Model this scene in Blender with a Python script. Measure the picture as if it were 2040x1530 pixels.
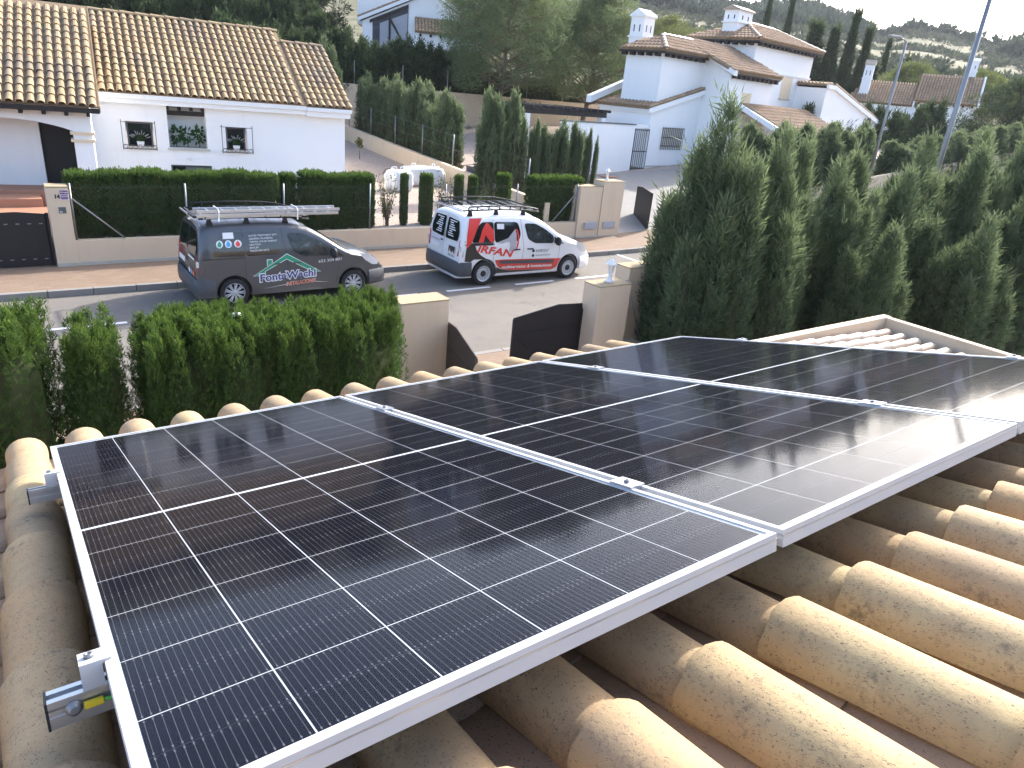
import bpy, bmesh, math, random
import numpy as np
from mathutils import Vector, Matrix, noise as mnoise

for o in list(bpy.data.objects):
    bpy.data.objects.remove(o, do_unlink=True)
SC = bpy.context.scene
COL = SC.collection
R = math.radians
random.seed(7)

# ------------------------------------------------------------------ camera
cam_d = bpy.data.cameras.new('camera')
cam = bpy.data.objects.new('camera', cam_d)
COL.objects.link(cam)
cam_d.sensor_fit = 'HORIZONTAL'; cam_d.sensor_width = 36.0
cam_d.lens = 36.0 * 1402.78 / 2040.0
cam_d.clip_start = 0.02; cam_d.clip_end = 5000
_r = Vector((0.81410706, -0.57400069, 0.08805059))
_d = Vector((-0.1574464, -0.36411819, -0.91794802))
_f = Vector((0.55896362, 0.73344472, -0.38680554))
mw = Matrix.Identity(4)
for i in range(3):
    mw[i][0] = _r[i]; mw[i][1] = -_d[i]; mw[i][2] = -_f[i]
mw[0][3], mw[1][3], mw[2][3] = 0.0, 0.0, 4.7
cam.matrix_world = mw
SC.camera = cam

# ------------------------------------------------------------------ world, sun, exposure
SUN_AZ = R(16.0)      # measured from +X towards +Y
SUN_EL = R(34.0)
w = bpy.data.worlds.new('World'); SC.world = w; w.use_nodes = True
nt = w.node_tree; nt.nodes.clear()
sky = nt.nodes.new('ShaderNodeTexSky'); sky.sky_type = 'NISHITA'; sky.sun_disc = False
sky.sun_elevation = SUN_EL
sky.sun_rotation = math.pi / 2 - SUN_AZ
sky.air_density = .75; sky.dust_density = 3.0; sky.ozone_density = 1.0; sky.altitude = 100
bg = nt.nodes.new('ShaderNodeBackground'); bg.inputs[1].default_value = 0.15
wo = nt.nodes.new('ShaderNodeOutputWorld')
nt.links.new(sky.outputs[0], bg.inputs[0]); nt.links.new(bg.outputs[0], wo.inputs[0])

sd = bpy.data.lights.new('sun', 'SUN'); sd.energy = 2.0; sd.angle = R(1.2); sd.color = (1.0, 0.955, 0.89)
so = bpy.data.objects.new('sun', sd); COL.objects.link(so)
sv = Vector((math.cos(SUN_EL) * math.cos(SUN_AZ), math.cos(SUN_EL) * math.sin(SUN_AZ), math.sin(SUN_EL)))
so.rotation_euler = sv.to_track_quat('Z', 'Y').to_euler()
so.location = (30, 20, 40)

SC.view_settings.view_transform = 'Standard'; SC.view_settings.look = 'None'
SC.view_settings.exposure = 2.0; SC.view_settings.gamma = 1.0
SC.view_settings.use_curve_mapping = False
SC.render.engine = 'CYCLES'
SC.cycles.max_bounces = 5; SC.cycles.transparent_max_bounces = 12
SC.cycles.caustics_reflective = False; SC.cycles.caustics_refractive = False

# ------------------------------------------------------------------ material helpers
MATS = {}
class NT:
    def __init__(s, name):
        m = bpy.data.materials.new(name); m.use_nodes = True
        s.m = m; s.t = m.node_tree; s.t.nodes.clear()
        s.out = s.n('ShaderNodeOutputMaterial')
        MATS[name] = m
    def n(s, typ, **kw):
        nd = s.t.nodes.new(typ)
        for k, v in kw.items():
            if k.startswith('i_'):
                key = k[2:]
                nd.inputs[int(key) if key.isdigit() else key].default_value = v
            else:
                setattr(nd, k, v)
        return nd
    def l(s, a, b): s.t.links.new(a, b)
    def pos(s): return s.n('ShaderNodeNewGeometry').outputs['Position']
    def objc(s): return s.n('ShaderNodeTexCoord').outputs['Object']
    def noise(s, vec, scale, detail=3, rough=.55, dist=0.0):
        nd = s.n('ShaderNodeTexNoise'); nd.inputs['Scale'].default_value = scale
        nd.inputs['Detail'].default_value = detail; nd.inputs['Roughness'].default_value = rough
        nd.inputs['Distortion'].default_value = dist
        if vec is not None: s.l(vec, nd.inputs['Vector'])
        return nd.outputs['Fac']
    def ramp(s, fac, stops):
        nd = s.n('ShaderNodeValToRGB'); e = nd.color_ramp.elements
        while len(e) < len(stops): e.new(0.5)
        for el, (p, c) in zip(e, stops):
            el.position = p; el.color = (c if len(c) == 4 else (*c, 1)) if not isinstance(c, (int, float)) else (c, c, c, 1)
        s.l(fac, nd.inputs[0]); return nd.outputs[0]
    def mix(s, fac, a, b, mode='MIX'):
        nd = s.n('ShaderNodeMixRGB', blend_type=mode)
        for i, v in ((0, fac), (1, a), (2, b)):
            if hasattr(v, 'links') or hasattr(v, 'is_output'): s.l(v, nd.inputs[i])
            elif i == 0: nd.inputs[0].default_value = v
            else: nd.inputs[i].default_value = v if len(v) == 4 else (*v, 1)
        return nd.outputs[0]
    def math(s, op, a, b=None):
        nd = s.n('ShaderNodeMath', operation=op)
        for i, v in ((0, a), (1, b)):
            if v is None: continue
            if hasattr(v, 'is_output'): s.l(v, nd.inputs[i])
            else: nd.inputs[i].default_value = v
        return nd.outputs[0]
    def bump(s, h, strength=.3, dist=.01):
        nd = s.n('ShaderNodeBump'); nd.inputs['Strength'].default_value = strength
        nd.inputs['Distance'].default_value = dist; s.l(h, nd.inputs['Height']); return nd.outputs[0]
    def princ(s, col=None, rough=.7, metal=0, spec=.4, normal=None, coat=0, coat_r=.05):
        p = s.n('ShaderNodeBsdfPrincipled')
        if col is not None:
            if hasattr(col, 'is_output'): s.l(col, p.inputs['Base Color'])
            else: p.inputs['Base Color'].default_value = (*col, 1) if len(col) == 3 else col
        if hasattr(rough, 'is_output'): s.l(rough, p.inputs['Roughness'])
        else: p.inputs['Roughness'].default_value = rough
        p.inputs['Metallic'].default_value = metal
        p.inputs['Specular IOR Level'].default_value = spec
        p.inputs['Coat Weight'].default_value = coat; p.inputs['Coat Roughness'].default_value = coat_r
        if normal is not None: s.l(normal, p.inputs['Normal'])
        return p
    def end(s, sh): s.l(sh.outputs[0] if hasattr(sh, 'outputs') else sh, s.out.inputs['Surface']); return s.m

def sc3(c, k): return tuple(min(1, x * k) for x in c)
def plain(name, col, rough=.7, var=.12, scale=3.0, fine=0.06, fscale=60, bump=.0, bscale=80, bdist=.003, metal=0, spec=.4, coat=0, obj=False):
    t = NT(name); v = t.objc() if obj else t.pos()
    n1 = t.noise(v, scale, 4)
    c = t.mix(n1, sc3(col, 1 - var), sc3(col, 1 + var))
    n2 = t.noise(v, fscale, 2)
    c = t.mix(n2, sc3((1, 1, 1), 1 - fine), (1, 1, 1), 'MULTIPLY') if False else t.mix(t.math('MULTIPLY', n2, fine * 2), c, sc3(col, .55))
    nm = None
    if bump: nm = t.bump(t.noise(v, bscale, 3), bump, bdist)
    return t.end(t.princ(c, rough, metal, spec, nm, coat))

# ---- roof clay
def clay(name, base, island=False, dark=.5, patch=.35, pscale=3.1, speck=150, rough=.8):
    t = NT(name); v = t.pos()
    if island: rnd = t.n('ShaderNodeNewGeometry').outputs['Random Per Island']
    else: rnd = t.n('ShaderNodeObjectInfo').outputs['Random']
    c = t.ramp(rnd, [(0, sc3(base, .72)), (.3, sc3(base, .92)), (.6, sc3((base[0], base[1]*.91, base[2]*.82), 1.0)), (.8, sc3((base[0]*.95, base[1], base[2]*.92), 1.05)), (1, sc3(base, 1.14))])
    n1 = t.noise(v, 7, 5, .6)
    c = t.mix(t.ramp(n1, [(.38, 0.0), (.72, .6)]), c, sc3((base[0]*.74, base[1]*.66, base[2]*.62), 1))
    n2 = t.noise(v, 13, 5, .7)
    vo = t.n('ShaderNodeTexVoronoi'); vo.inputs['Scale'].default_value = speck; vo.inputs['Randomness'].default_value = 1.0
    wv = t.n('ShaderNodeMixRGB', blend_type='ADD'); wv.inputs[0].default_value = .02; t.l(v, wv.inputs[1]); t.l(t.n('ShaderNodeTexNoise', i_Scale=60.0).outputs['Color'], wv.inputs[2]); t.l(wv.outputs[0], vo.inputs['Vector'])
    dots = t.ramp(vo.outputs['Distance'], [(.16, 1.0), (.34, 0.0)])
    sel = t.n('ShaderNodeSeparateColor'); t.l(vo.outputs['Color'], sel.inputs[0])
    keep = t.ramp(t.math('ADD', sel.outputs[0], t.math('MULTIPLY', n2, 1.3)), [(1.02, 0.0), (1.2, 1.0)])
    keep = t.ramp(t.math('SUBTRACT', t.math('ADD', t.math('MULTIPLY', sel.outputs[0], .55), t.math('MULTIPLY', n2, 1.5)), .62), [(.22, 0.0), (.36, 1.0)])
    m = t.math('MULTIPLY', dots, keep)
    n3 = t.noise(v, 55, 3, .6)
    m = t.math('MAXIMUM', m, t.math('MULTIPLY', t.ramp(n2, [(.49, 0.0), (.70, .9)]), t.ramp(n3, [(.48, 0.0), (.66, .8)])))
    c = t.mix(t.math('MULTIPLY', m, dark), c, (.06, .05, .052))
    n4 = t.noise(v, pscale, 4, .6)
    c = t.mix(t.math('MULTIPLY', t.ramp(n4, [(.50, 0.0), (.72, 1.0)]), patch), c, (.17, .14, .12))
    h = t.math('ADD', t.noise(v, 90, 4, .6), t.math('MULTIPLY', t.noise(v, 14, 3), 1.5))
    return t.end(t.princ(c, rough, 0, .3 if rough > .5 else .6, t.bump(h, .25, .004)))
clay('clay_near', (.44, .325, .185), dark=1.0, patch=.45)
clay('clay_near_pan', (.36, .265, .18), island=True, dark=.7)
clay('clay_house', (.40, .295, .17), dark=.6, patch=.75, pscale=.55, speck=40)
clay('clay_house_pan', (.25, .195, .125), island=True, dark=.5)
clay('clay_far', (.40, .275, .175), island=True, dark=.3)
clay('clay_shed', (.46, .36, .26), dark=.6, patch=.7, pscale=4, rough=.38)


plain('wall_beige_top', (.42, .33, .20), .9, .25, 9, .35, 40, .3, 60, .004)
def stucco(name, col, stain=.12):
    t = NT(name); v = t.pos()
    c = t.mix(t.noise(v, .8, 4), sc3(col, .975), sc3(col, 1.02))
    mp = t.n('ShaderNodeMapping'); mp.inputs['Scale'].default_value = (3.5, 3.5, .35); t.l(v, mp.inputs[0])
    st = t.math('MULTIPLY', t.ramp(t.noise(mp.outputs[0], 1.0, 5, .65), [(.52, 0.0), (.75, 1.0)]), stain)
    c = t.mix(st, c, sc3(col, .62)); c = t.mix(t.math('MULTIPLY', t.ramp(t.noise(v, 2.6, 5, .7), [(.55, 0.0), (.8, 1.0)]), stain * .7), c, sc3(col, .7))
    return t.end(t.princ(c, .88, 0, .25, t.bump(t.noise(v, 120, 4), .35, .003)))
stucco('wall_white', (.85, .85, .84)); stucco('wall_beige', (.64, .51, .365), .25)
plain('wall_cream', (.74, .60, .43), .85, .05, 2, .05, 40)
plain('stone_light', (.50, .47, .40), .85, .12, 6, .2, 50, .3, 60, .003)
plain('alu_white', (.47, .475, .48), .42, .02, 3, .02, 30, metal=0.0, spec=.5)
plain('alu', (.62, .63, .65), .33, .05, 12, .04, 90, metal=.9)
plain('galv', (.26, .27, .275), .45, .12, 30, .1, 90, metal=.7)
plain('iron_black', (.012, .012, .014), .5, .2, 10, .05, 60)
plain('gate_black', (.014, .012, .013), .55, .3, 5, .05, 60)
plain('gate_brown', (.085, .062, .052), .6, .3, 5, .05, 60)
plain('wood_dark', (.022, .017, .016), .7, .3, 12, .1, 60, .3, 50)
plain('shutter_grey', (.09, .105, .11), .5, .1, 5)
plain('terracotta', (.42, .21, .13), .7, .12, 3, .1, 40)
plain('plastic_black', (.02, .02, .022), .6, .1, 8)
plain('plastic_yellow', (.75, .55, .03), .5, .05, 8)
plain('white_paint', (.78, .78, .77), .7, .08, 3, .3, 90)
plain('plastic_white', (.80, .80, .79), .5, .03, 3)
plain('bag_white', (.66, .67, .67), .6, .06, 8, .05, 40, .6, 14, .03)
plain('wire_grey', (.075, .08, .08), .6, .1, 20)
plain('tarp_dark', (.045, .048, .06), .6, .1, 6)
plain('bark', (.16, .12, .085), .9, .3, 14, .2, 60, .7, 30, .02)
plain('bark_dark', (.09, .065, .045), .9, .3, 14, .2, 60, .7, 30, .02)
plain('glass_dark', (.012, .015, .018), .06, .1, 3, 0, 30, spec=.7)
plain('void_dark', (.012, .013, .013), .6, .2, 3)
plain('rubber', (.018, .018, .019), .8, .15, 12, .1, 60)
plain('rim_steel', (.50, .51, .53), .4, .05, 20, metal=.15)
plain('rim_dark', (.03, .03, .033), .45, .1, 20, metal=.3)
plain('terra_green', (.05, .13, .05), .6, .3, 30)
plain('meter_grey', (.36, .37, .40), .5, .08, 12)
plain('grate_red', (.22, .10, .07), .7, .2, 30)

def road_mat():
    t = NT('asphalt'); v = t.pos()
    c = t.mix(t.noise(v, .35, 4), (.165, .148, .127), (.215, .195, .168))
    c = t.mix(t.ramp(t.noise(v, 1.9, 5, .65), [(.45, 0.0), (.8, .6)]), c, (.12, .11, .10))
    c = t.mix(t.ramp(t.noise(v, .9, 6, .75, 1.0), [(.60, 0.0), (.66, .45)]), c, (.085, .08, .075))
    c = t.mix(t.ramp(t.noise(v, 9, 4, .7), [(.62, 0.0), (.72, .35)]), c, (.26, .23, .19))
    sp = t.noise(v, 260, 2)
    c = t.mix(t.ramp(sp, [(.35, .45), (.6, 0.0)]), c, (.09, .085, .08))
    return t.end(t.princ(c, .9, 0, .3, t.bump(sp, .4, .004)))
road_mat()
def paving():
    t = NT('paving_brick'); v = t.pos()
    b = t.n('ShaderNodeTexBrick'); t.l(v, b.inputs['Vector'])
    b.inputs['Scale'].default_value = 5.0; b.inputs['Brick Width'].default_value = 1.0; b.inputs['Row Height'].default_value = .5
    b.inputs['Mortar Size'].default_value = .03
    b.inputs['Color1'].default_value = (.21, .145, .10, 1); b.inputs['Color2'].default_value = (.25, .18, .125, 1); b.inputs['Mortar'].default_value = (.2, .15, .11, 1)
    c = t.mix(t.ramp(t.noise(v, 1.4, 4), [(.4, 0.0), (.75, .5)]), b.outputs[0], (.17, .125, .085))
    return t.end(t.princ(c, .85, 0, .3, t.bump(b.outputs['Fac'], -.4, .006)))
paving()
def gravel():
    t = NT('gravel'); v = t.pos()
    vo = t.n('ShaderNodeTexVoronoi'); vo.inputs['Scale'].default_value = 22; t.l(v, vo.inputs['Vector'])
    c = t.mix(vo.outputs['Color'], (.36, .285, .235), (.50, .42, .36))
    c = t.mix(t.ramp(t.noise(v, .5, 5), [(.35, 0.0), (.7, .5)]), c, (.33, .265, .20))
    c = t.mix(t.ramp(t.noise(v, 6, 4), [(.5, 0.0), (.75, .35)]), c, (.22, .17, .13))
    return t.end(t.princ(c, .92, 0, .2, t.bump(vo.outputs['Distance'], .7, .03)))
gravel()
def driveway():
    t = NT('driveway_concrete'); v = t.pos()
    vo = t.n('ShaderNodeTexVoronoi', feature='DISTANCE_TO_EDGE'); vo.inputs['Scale'].default_value = 5; t.l(v, vo.inputs['Vector'])
    c = t.mix(t.noise(v, 2.2, 5), (.24, .225, .205), (.31, .295, .27))
    c = t.mix(t.ramp(vo.outputs['Distance'], [(.0, .5), (.04, 0.0)]), c, (.25, .23, .21))
    return t.end(t.princ(c, .85, 0, .3, t.bump(vo.outputs['Distance'], .3, .01)))
driveway()
def foliage(name, dark, light, tipc, trans=.35, rough=.65):
    t = NT(name)
    a = t.n('ShaderNodeAttribute', attribute_name='leaf')
    sp = t.n('ShaderNodeSeparateColor'); t.l(a.outputs['Color'], sp.inputs[0])
    c = t.mix(sp.outputs[0], dark, light)
    c = t.mix(t.math('MULTIPLY', sp.outputs[1], .85), c, tipc)
    c = t.mix(sp.outputs[2], c, (.13, .085, .045))
    p = t.princ(c, rough, 0, .25)
    tr = t.n('ShaderNodeBsdfTranslucent'); t.l(c, tr.inputs[0])
    mx = t.n('ShaderNodeMixShader'); mx.inputs[0].default_value = trans
    t.l(p.outputs[0], mx.inputs[1]); t.l(tr.outputs[0], mx.inputs[2])
    return t.end(mx)
foliage('fol_hedge', (.032, .066, .016), (.065, .125, .026), (.20, .28, .04), .4)
foliage('fol_conifer', (.068, .105, .056), (.13, .18, .09), (.27, .30, .13), .45)
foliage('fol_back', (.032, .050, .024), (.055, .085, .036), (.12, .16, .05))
foliage('fol_pine', (.085, .12, .055), (.16, .21, .09), (.23, .26, .13), .45)
foliage('fol_dry', (.07, .085, .035), (.12, .15, .06), (.20, .22, .09))
foliage('fol_shrub', (.06, .08, .03), (.13, .15, .05), (.28, .27, .10))
foliage('fol_scrub', (.055, .07, .04), (.10, .115, .065), (.13, .145, .085), .2)
foliage('fol_wood', (.030, .048, .030), (.055, .08, .045), (.075, .10, .06), .2)
foliage('fol_light', (.10, .13, .035), (.17, .20, .06), (.24, .26, .09))

# ------------------------------------------------------------------ geometry helpers
def link(o, parent=None):
    COL.objects.link(o)
    if parent is not None: o.parent = parent
    return o
def tag(o, label=None, cat=None, group=None, kind=None):
    if label: o['label'] = label
    if cat: o['category'] = cat
    if group: o['group'] = group
    if kind: o['kind'] = kind
    return o
def thing(name, label, cat, loc=(0, 0, 0), rz=0, group=None):
    o = bpy.data.objects.new(name, None); link(o)
    o.location = loc; o.rotation_euler = (0, 0, rz); o.empty_display_size = .2
    return tag(o, label, cat, group)
def mesh_from(name, V, F, mat, smooth=False):
    me = bpy.data.meshes.new(name); me.from_pydata([tuple(v) for v in V], [], F); me.update()
    if mat: me.materials.append(MATS[mat] if isinstance(mat, str) else mat)
    if smooth:
        for p in me.polygons: p.use_smooth = True
    return me
def mobj(name, me, parent=None, loc=None, rot=None, scale=None):
    o = bpy.data.objects.new(name, me); link(o, parent)
    if loc is not None: o.location = loc
    if rot is not None: o.rotation_euler = rot
    if scale is not None: o.scale = scale
    return o
class MB:
    def __init__(s): s.v = []; s.f = []
    def quadpoly(s, pts):
        b = len(s.v); s.v += [tuple(p) for p in pts]; s.f.append(tuple(range(b, b + len(pts)))); return s
    def hexa(s, p):   # 8 points: bottom 4 ccw, top 4 ccw
        b = len(s.v); s.v += [tuple(q) for q in p]
        for q in ((3, 2, 1, 0), (4, 5, 6, 7), (0, 1, 5, 4), (1, 2, 6, 5), (2, 3, 7, 6), (3, 0, 4, 7)): s.f.append(tuple(b + i for i in q))
        return s
    def box(s, x0, x1, y0, y1, z0, z1):
        return s.hexa([(x0, y0, z0), (x1, y0, z0), (x1, y1, z0), (x0, y1, z0), (x0, y0, z1), (x1, y0, z1), (x1, y1, z1), (x0, y1, z1)])
    def prism(s, poly, d0, d1, axis='y'):   # poly in 2d extruded along axis
        n = len(poly); b = len(s.v)
        def mk(p, d):
            return (p[0], d, p[1]) if axis == 'y' else ((d, p[0], p[1]) if axis == 'x' else (p[0], p[1], d))
        s.v += [mk(p, d0) for p in poly] + [mk(p, d1) for p in poly]
        s.f.append(tuple(b + i for i in range(n))); s.f.append(tuple(b + n + i for i in reversed(range(n))))
        for i in range(n):
            j = (i + 1) % n; s.f.append((b + j, b + i, b + n + i, b + n + j))
        return s
    def tube(s, pts, r, n=8, caps=True):
        pts = [Vector(p) for p in pts]; b0 = len(s.v); rings = []
        rr = r if isinstance(r, (list, tuple)) else [r] * len(pts)
        for i, p in enumerate(pts):
            t = (pts[min(i + 1, len(pts) - 1)] - pts[max(i - 1, 0)]).normalized()
            a = t.cross(Vector((0, 0, 1)))
            if a.length < 1e-3: a = t.cross(Vector((1, 0, 0)))
            a.normalize(); c = t.cross(a).normalized()
            ring = []
            for k in range(n):
                th = 2 * math.pi * k / n
                ring.append(len(s.v)); s.v.append(tuple(p + (a * math.cos(th) + c * math.sin(th)) * rr[i]))
            rings.append(ring)
        for i in range(len(rings) - 1):
            for k in range(n):
                s.f.append((rings[i][k], rings[i][(k + 1) % n], rings[i + 1][(k + 1) % n], rings[i + 1][k]))
        if caps:
            s.f.append(tuple(reversed(rings[0]))); s.f.append(tuple(rings[-1]))
        return s
    def lathe(s, prof, n=16, c=(0, 0, 0), axis='z', caps=True):
        rings = []
        for (r, h) in prof:
            ring = []
            for k in range(n):
                th = 2 * math.pi * k / n; x, y = r * math.cos(th), r * math.sin(th)
                p = (c[0] + x, c[1] + y, c[2] + h) if axis == 'z' else (c[0] + x, c[1] + h, c[2] + y)
                ring.append(len(s.v)); s.v.append(p)
            rings.append(ring)
        for i in range(len(rings) - 1):
            for k in range(n): s.f.append((rings[i][k], rings[i][(k + 1) % n], rings[i + 1][(k + 1) % n], rings[i + 1][k]))
        if caps: s.f.append(tuple(reversed(rings[0]))); s.f.append(tuple(rings[-1]))
        return s
    def mesh(s, name, mat, smooth=False, bevel=0, fix=True):
        me = mesh_from(name, s.v, s.f, mat, smooth)
        if bevel or fix:
            bm = bmesh.new(); bm.from_mesh(me)
            bmesh.ops.recalc_face_normals(bm, faces=bm.faces)
            if bevel: bmesh.ops.bevel(bm, geom=list(bm.edges), offset=bevel, segments=2, affect='EDGES', profile=.7)
            bm.to_mesh(me); bm.free()
        return me
    def build(s, name, mat, parent=None, smooth=False, bevel=0, loc=None, rot=None):
        return mobj(name, s.mesh(name, mat, smooth, bevel), parent, loc, rot)
def struct(o): return tag(o, kind='structure')
def copy_tree(o, parent=None):
    c = o.copy(); COL.objects.link(c); c.parent = parent
    for ch in o.children: copy_tree(ch, c)
    return c

def np_mesh(name, V, T, leaf, mat):
    """triangles from numpy arrays, with a per-vertex colour attribute"""
    me = bpy.data.meshes.new(name)
    nv, nf = len(V), len(T)
    me.vertices.add(nv); me.vertices.foreach_set('co', np.ascontiguousarray(V, dtype=np.float32).ravel())
    me.loops.add(nf * 3); me.loops.foreach_set('vertex_index', np.ascontiguousarray(T, dtype=np.int32).ravel())
    me.polygons.add(nf); me.polygons.foreach_set('loop_start', np.arange(0, nf * 3, 3, dtype=np.int32))
    me.polygons.foreach_set('loop_total', np.full(nf, 3, dtype=np.int32))
    me.update()
    if leaf is not None:
        at = me.color_attributes.new('leaf', 'FLOAT_COLOR', 'POINT')
        c = np.ones((nv, 4), dtype=np.float32); c[:, :3] = leaf
        at.data.foreach_set('color', c.ravel())
    me.materials.append(MATS[mat])
    return me

def nrm(a): return a / np.maximum(np.linalg.norm(a, axis=-1, keepdims=True), 1e-9)
def blades(P, D, S, L, W, rnd, tip, dead):
    """diamond blades: base P, direction D, side S, length L, width W"""
    n = len(P); L = L[:, None]; W = W[:, None]
    v0 = P; v1 = P + D * L * .4 + S * W; v2 = P + D * L; v3 = P + D * L * .4 - S * W
    V = np.stack([v0, v1, v2, v3], 1).reshape(-1, 3)
    i = np.arange(n) * 4
    T = np.concatenate([np.stack([i, i + 1, i + 2], 1), np.stack([i, i + 2, i + 3], 1)])
    leaf = np.zeros((n, 4, 3)); leaf[:, :, 0] = rnd[:, None]
    leaf[:, 2, 1] = tip; leaf[:, 1, 1] = tip * .35; leaf[:, 3, 1] = tip * .35; leaf[:, :, 2] = dead[:, None]
    return V, T, leaf.reshape(-1, 3)
def sprays(rng, P, D, size, m, w, tip, dead, rnd0=None):
    """feathery conifer sprays: each an axis with m side blades"""
    n = len(P)
    S = nrm(np.cross(D, rng.normal(size=(n, 3))))
    k = np.arange(m)
    f = (k + .3) / m
    side = np.where(k % 2 == 0, 1.0, -1.0); side[-1] = 0
    base = P[:, None, :] + D[:, None, :] * (size[:, None] * f * .75)[:, :, None]
    dirs = nrm(D[:, None, :] * .9 + S[:, None, :] * (side * .75)[None, :, None] + rng.normal(size=(n, m, 3)) * .16)
    L = size[:, None] * (.55 - .25 * f)[None, :] * rng.uniform(.8, 1.2, (n, m)); L[:, -1] *= 1.25
    Sb = nrm(np.cross(dirs, nrm(np.cross(D, S))[:, None, :] + rng.normal(size=(n, m, 3)) * .5))
    r0 = rng.uniform(0, 1, n) if rnd0 is None else rnd0
    rr = np.clip(r0[:, None] + rng.normal(0, .15, (n, m)), 0, 1)
    tt = (tip[:, None] * (f[None, :] * .7 + .3))
    dd = np.repeat(dead[:, None], m, 1)
    return blades(base.reshape(-1, 3), dirs.reshape(-1, 3), Sb.reshape(-1, 3), L.ravel(), np.full(n * m, w) * rng.uniform(.7, 1.3, n * m), rr.ravel(), tt.ravel(), dd.ravel())
def lumps(rng, k=6):
    ph = rng.uniform(0, 6.28, (k, 2)); fr = rng.integers(1, 6, (k, 2)); am = rng.uniform(.3, 1, k)
    def f(th, z): return sum(am[i] * np.sin(fr[i, 0] * th + ph[i, 0] + z * fr[i, 1] * 2.3) * np.cos(z * fr[i, 1] * 3 + ph[i, 1]) for i in range(k)) / k
    return f
def plant_mesh(name, seed, h, rx, ry, n, size, w, m=6, mat='fol_hedge', kind='box', lump=.16, tipz=.8, spike=0.25, dead=.0, z0=0.04, upb=1.0):
    """conifer / hedge plant: kind box (clipped), column, cone"""
    rng = np.random.default_rng(seed)
    nt_ = int(n * .16) if kind == 'box' else int(n * .05)
    th = rng.uniform(0, 2 * np.pi, n); z = rng.uniform(z0, 1, n)
    lf = lumps(rng)
    def prof(z):
        if kind == 'box': return np.clip(1.0 - .10 * np.abs(z - .55) - .55 * np.clip((z - .93) / .07, 0, 1) ** 2, .1, 1)
        if kind == 'column': return np.sin(np.clip(z * .86 + .14, 0, 1) * np.pi) ** .42 * (1 - .25 * z)
        return np.clip((1 - z) ** .72 * 1.02 + .03, .03, 1) * np.clip(z / .07 + .5, 0, 1)
    def sup(th, e):
        c, s = np.cos(th), np.sin(th)
        r = (np.abs(c) ** e + np.abs(s) ** e) ** (-1.0 / e)
        return c * r, s * r
    ex = 5.0 if kind == 'box' else 2.2
    cx, sy = sup(th, ex)
    depth = np.abs(rng.normal(0, 1, n)) * .10
    rr = prof(z) * (1 + lump * lf(th, z * 3)) * (1 - depth)
    P = np.stack([cx * rr * rx, sy * rr * ry, z * h], 1)
    N = nrm(np.stack([np.cos(th), np.sin(th), np.full(n, .05)], 1))
    top = np.arange(n) < nt_
    if kind == 'box':
        a, b = rng.uniform(-.93, .93, nt_), rng.uniform(-.93, .93, nt_)
        P[top] = np.stack([a * rx, b * ry, h * (.95 + .03 * lf(a * 3, b * 3)) + rng.normal(0, .012 * h, nt_)], 1); N[top] = (0, 0, 1)
    zz = P[:, 2] / h
    upw = upb * (.7 + .8 * zz)
    D = nrm(N * .55 + np.array([0, 0, 1.0]) * upw[:, None] + rng.normal(0, .28, (n, 3)))
    hi = np.clip((zz - tipz) / (1 - tipz), 0, 1)
    sz = size * rng.uniform(.65, 1.35, n) * (1 + spike * 2.2 * hi * rng.uniform(0, 1, n))
    tip = np.clip(rng.uniform(0.0, .35, n) + .75 * hi * rng.uniform(.5, 1.1, n), 0, 1)
    dd = (rng.uniform(0, 1, n) < dead * np.clip(1.3 - zz * 1.5, 0, 1)).astype(float) * rng.uniform(.4, 1, n)
    V, T, Lf = sprays(rng, P, D, sz, m, w, tip, dd)
    # inner twig mass so that the plant is not hollow
    nz, na = 10, 14
    zs = np.linspace(.02, .95, nz); an = np.linspace(0, 2 * np.pi, na, endpoint=False)
    cv = []
    for zc in zs:
        q = prof(np.array([zc]))[0] * (.80 if kind == 'box' else .70)
        c1, s1 = sup(an, ex)
        rr2 = q * (1 + lump * lf(an, zc * 3))
        cv.append(np.stack([c1 * rr2 * rx, s1 * rr2 * ry, np.full(na, zc * h)], 1))
    cv = np.concatenate(cv); ct = []
    for i in range(nz - 1):
        for k in range(na):
            a, b = i * na + k, i * na + (k + 1) % na
            ct += [(a, b, b + na), (a, b + na, a + na)]
    ct += [((nz - 1) * na, (nz - 1) * na + k, (nz - 1) * na + k + 1) for k in range(1, na - 1)]
    V = np.concatenate([V, cv]); T = np.concatenate([T, np.array(ct) + len(V) - len(cv)])
    lc = np.zeros((len(cv), 3)); lc[:, 2] = .3
    return np_mesh(name, V, T, np.concatenate([Lf, lc]), mat)
def trunk_mesh(name, h, r, mat='bark_dark'):
    return MB().tube([(0, 0, -.1), (0.01, 0, h * .5), (0, .01, h)], [r, r * .8, r * .5], 8).mesh(name, mat, True)

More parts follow.
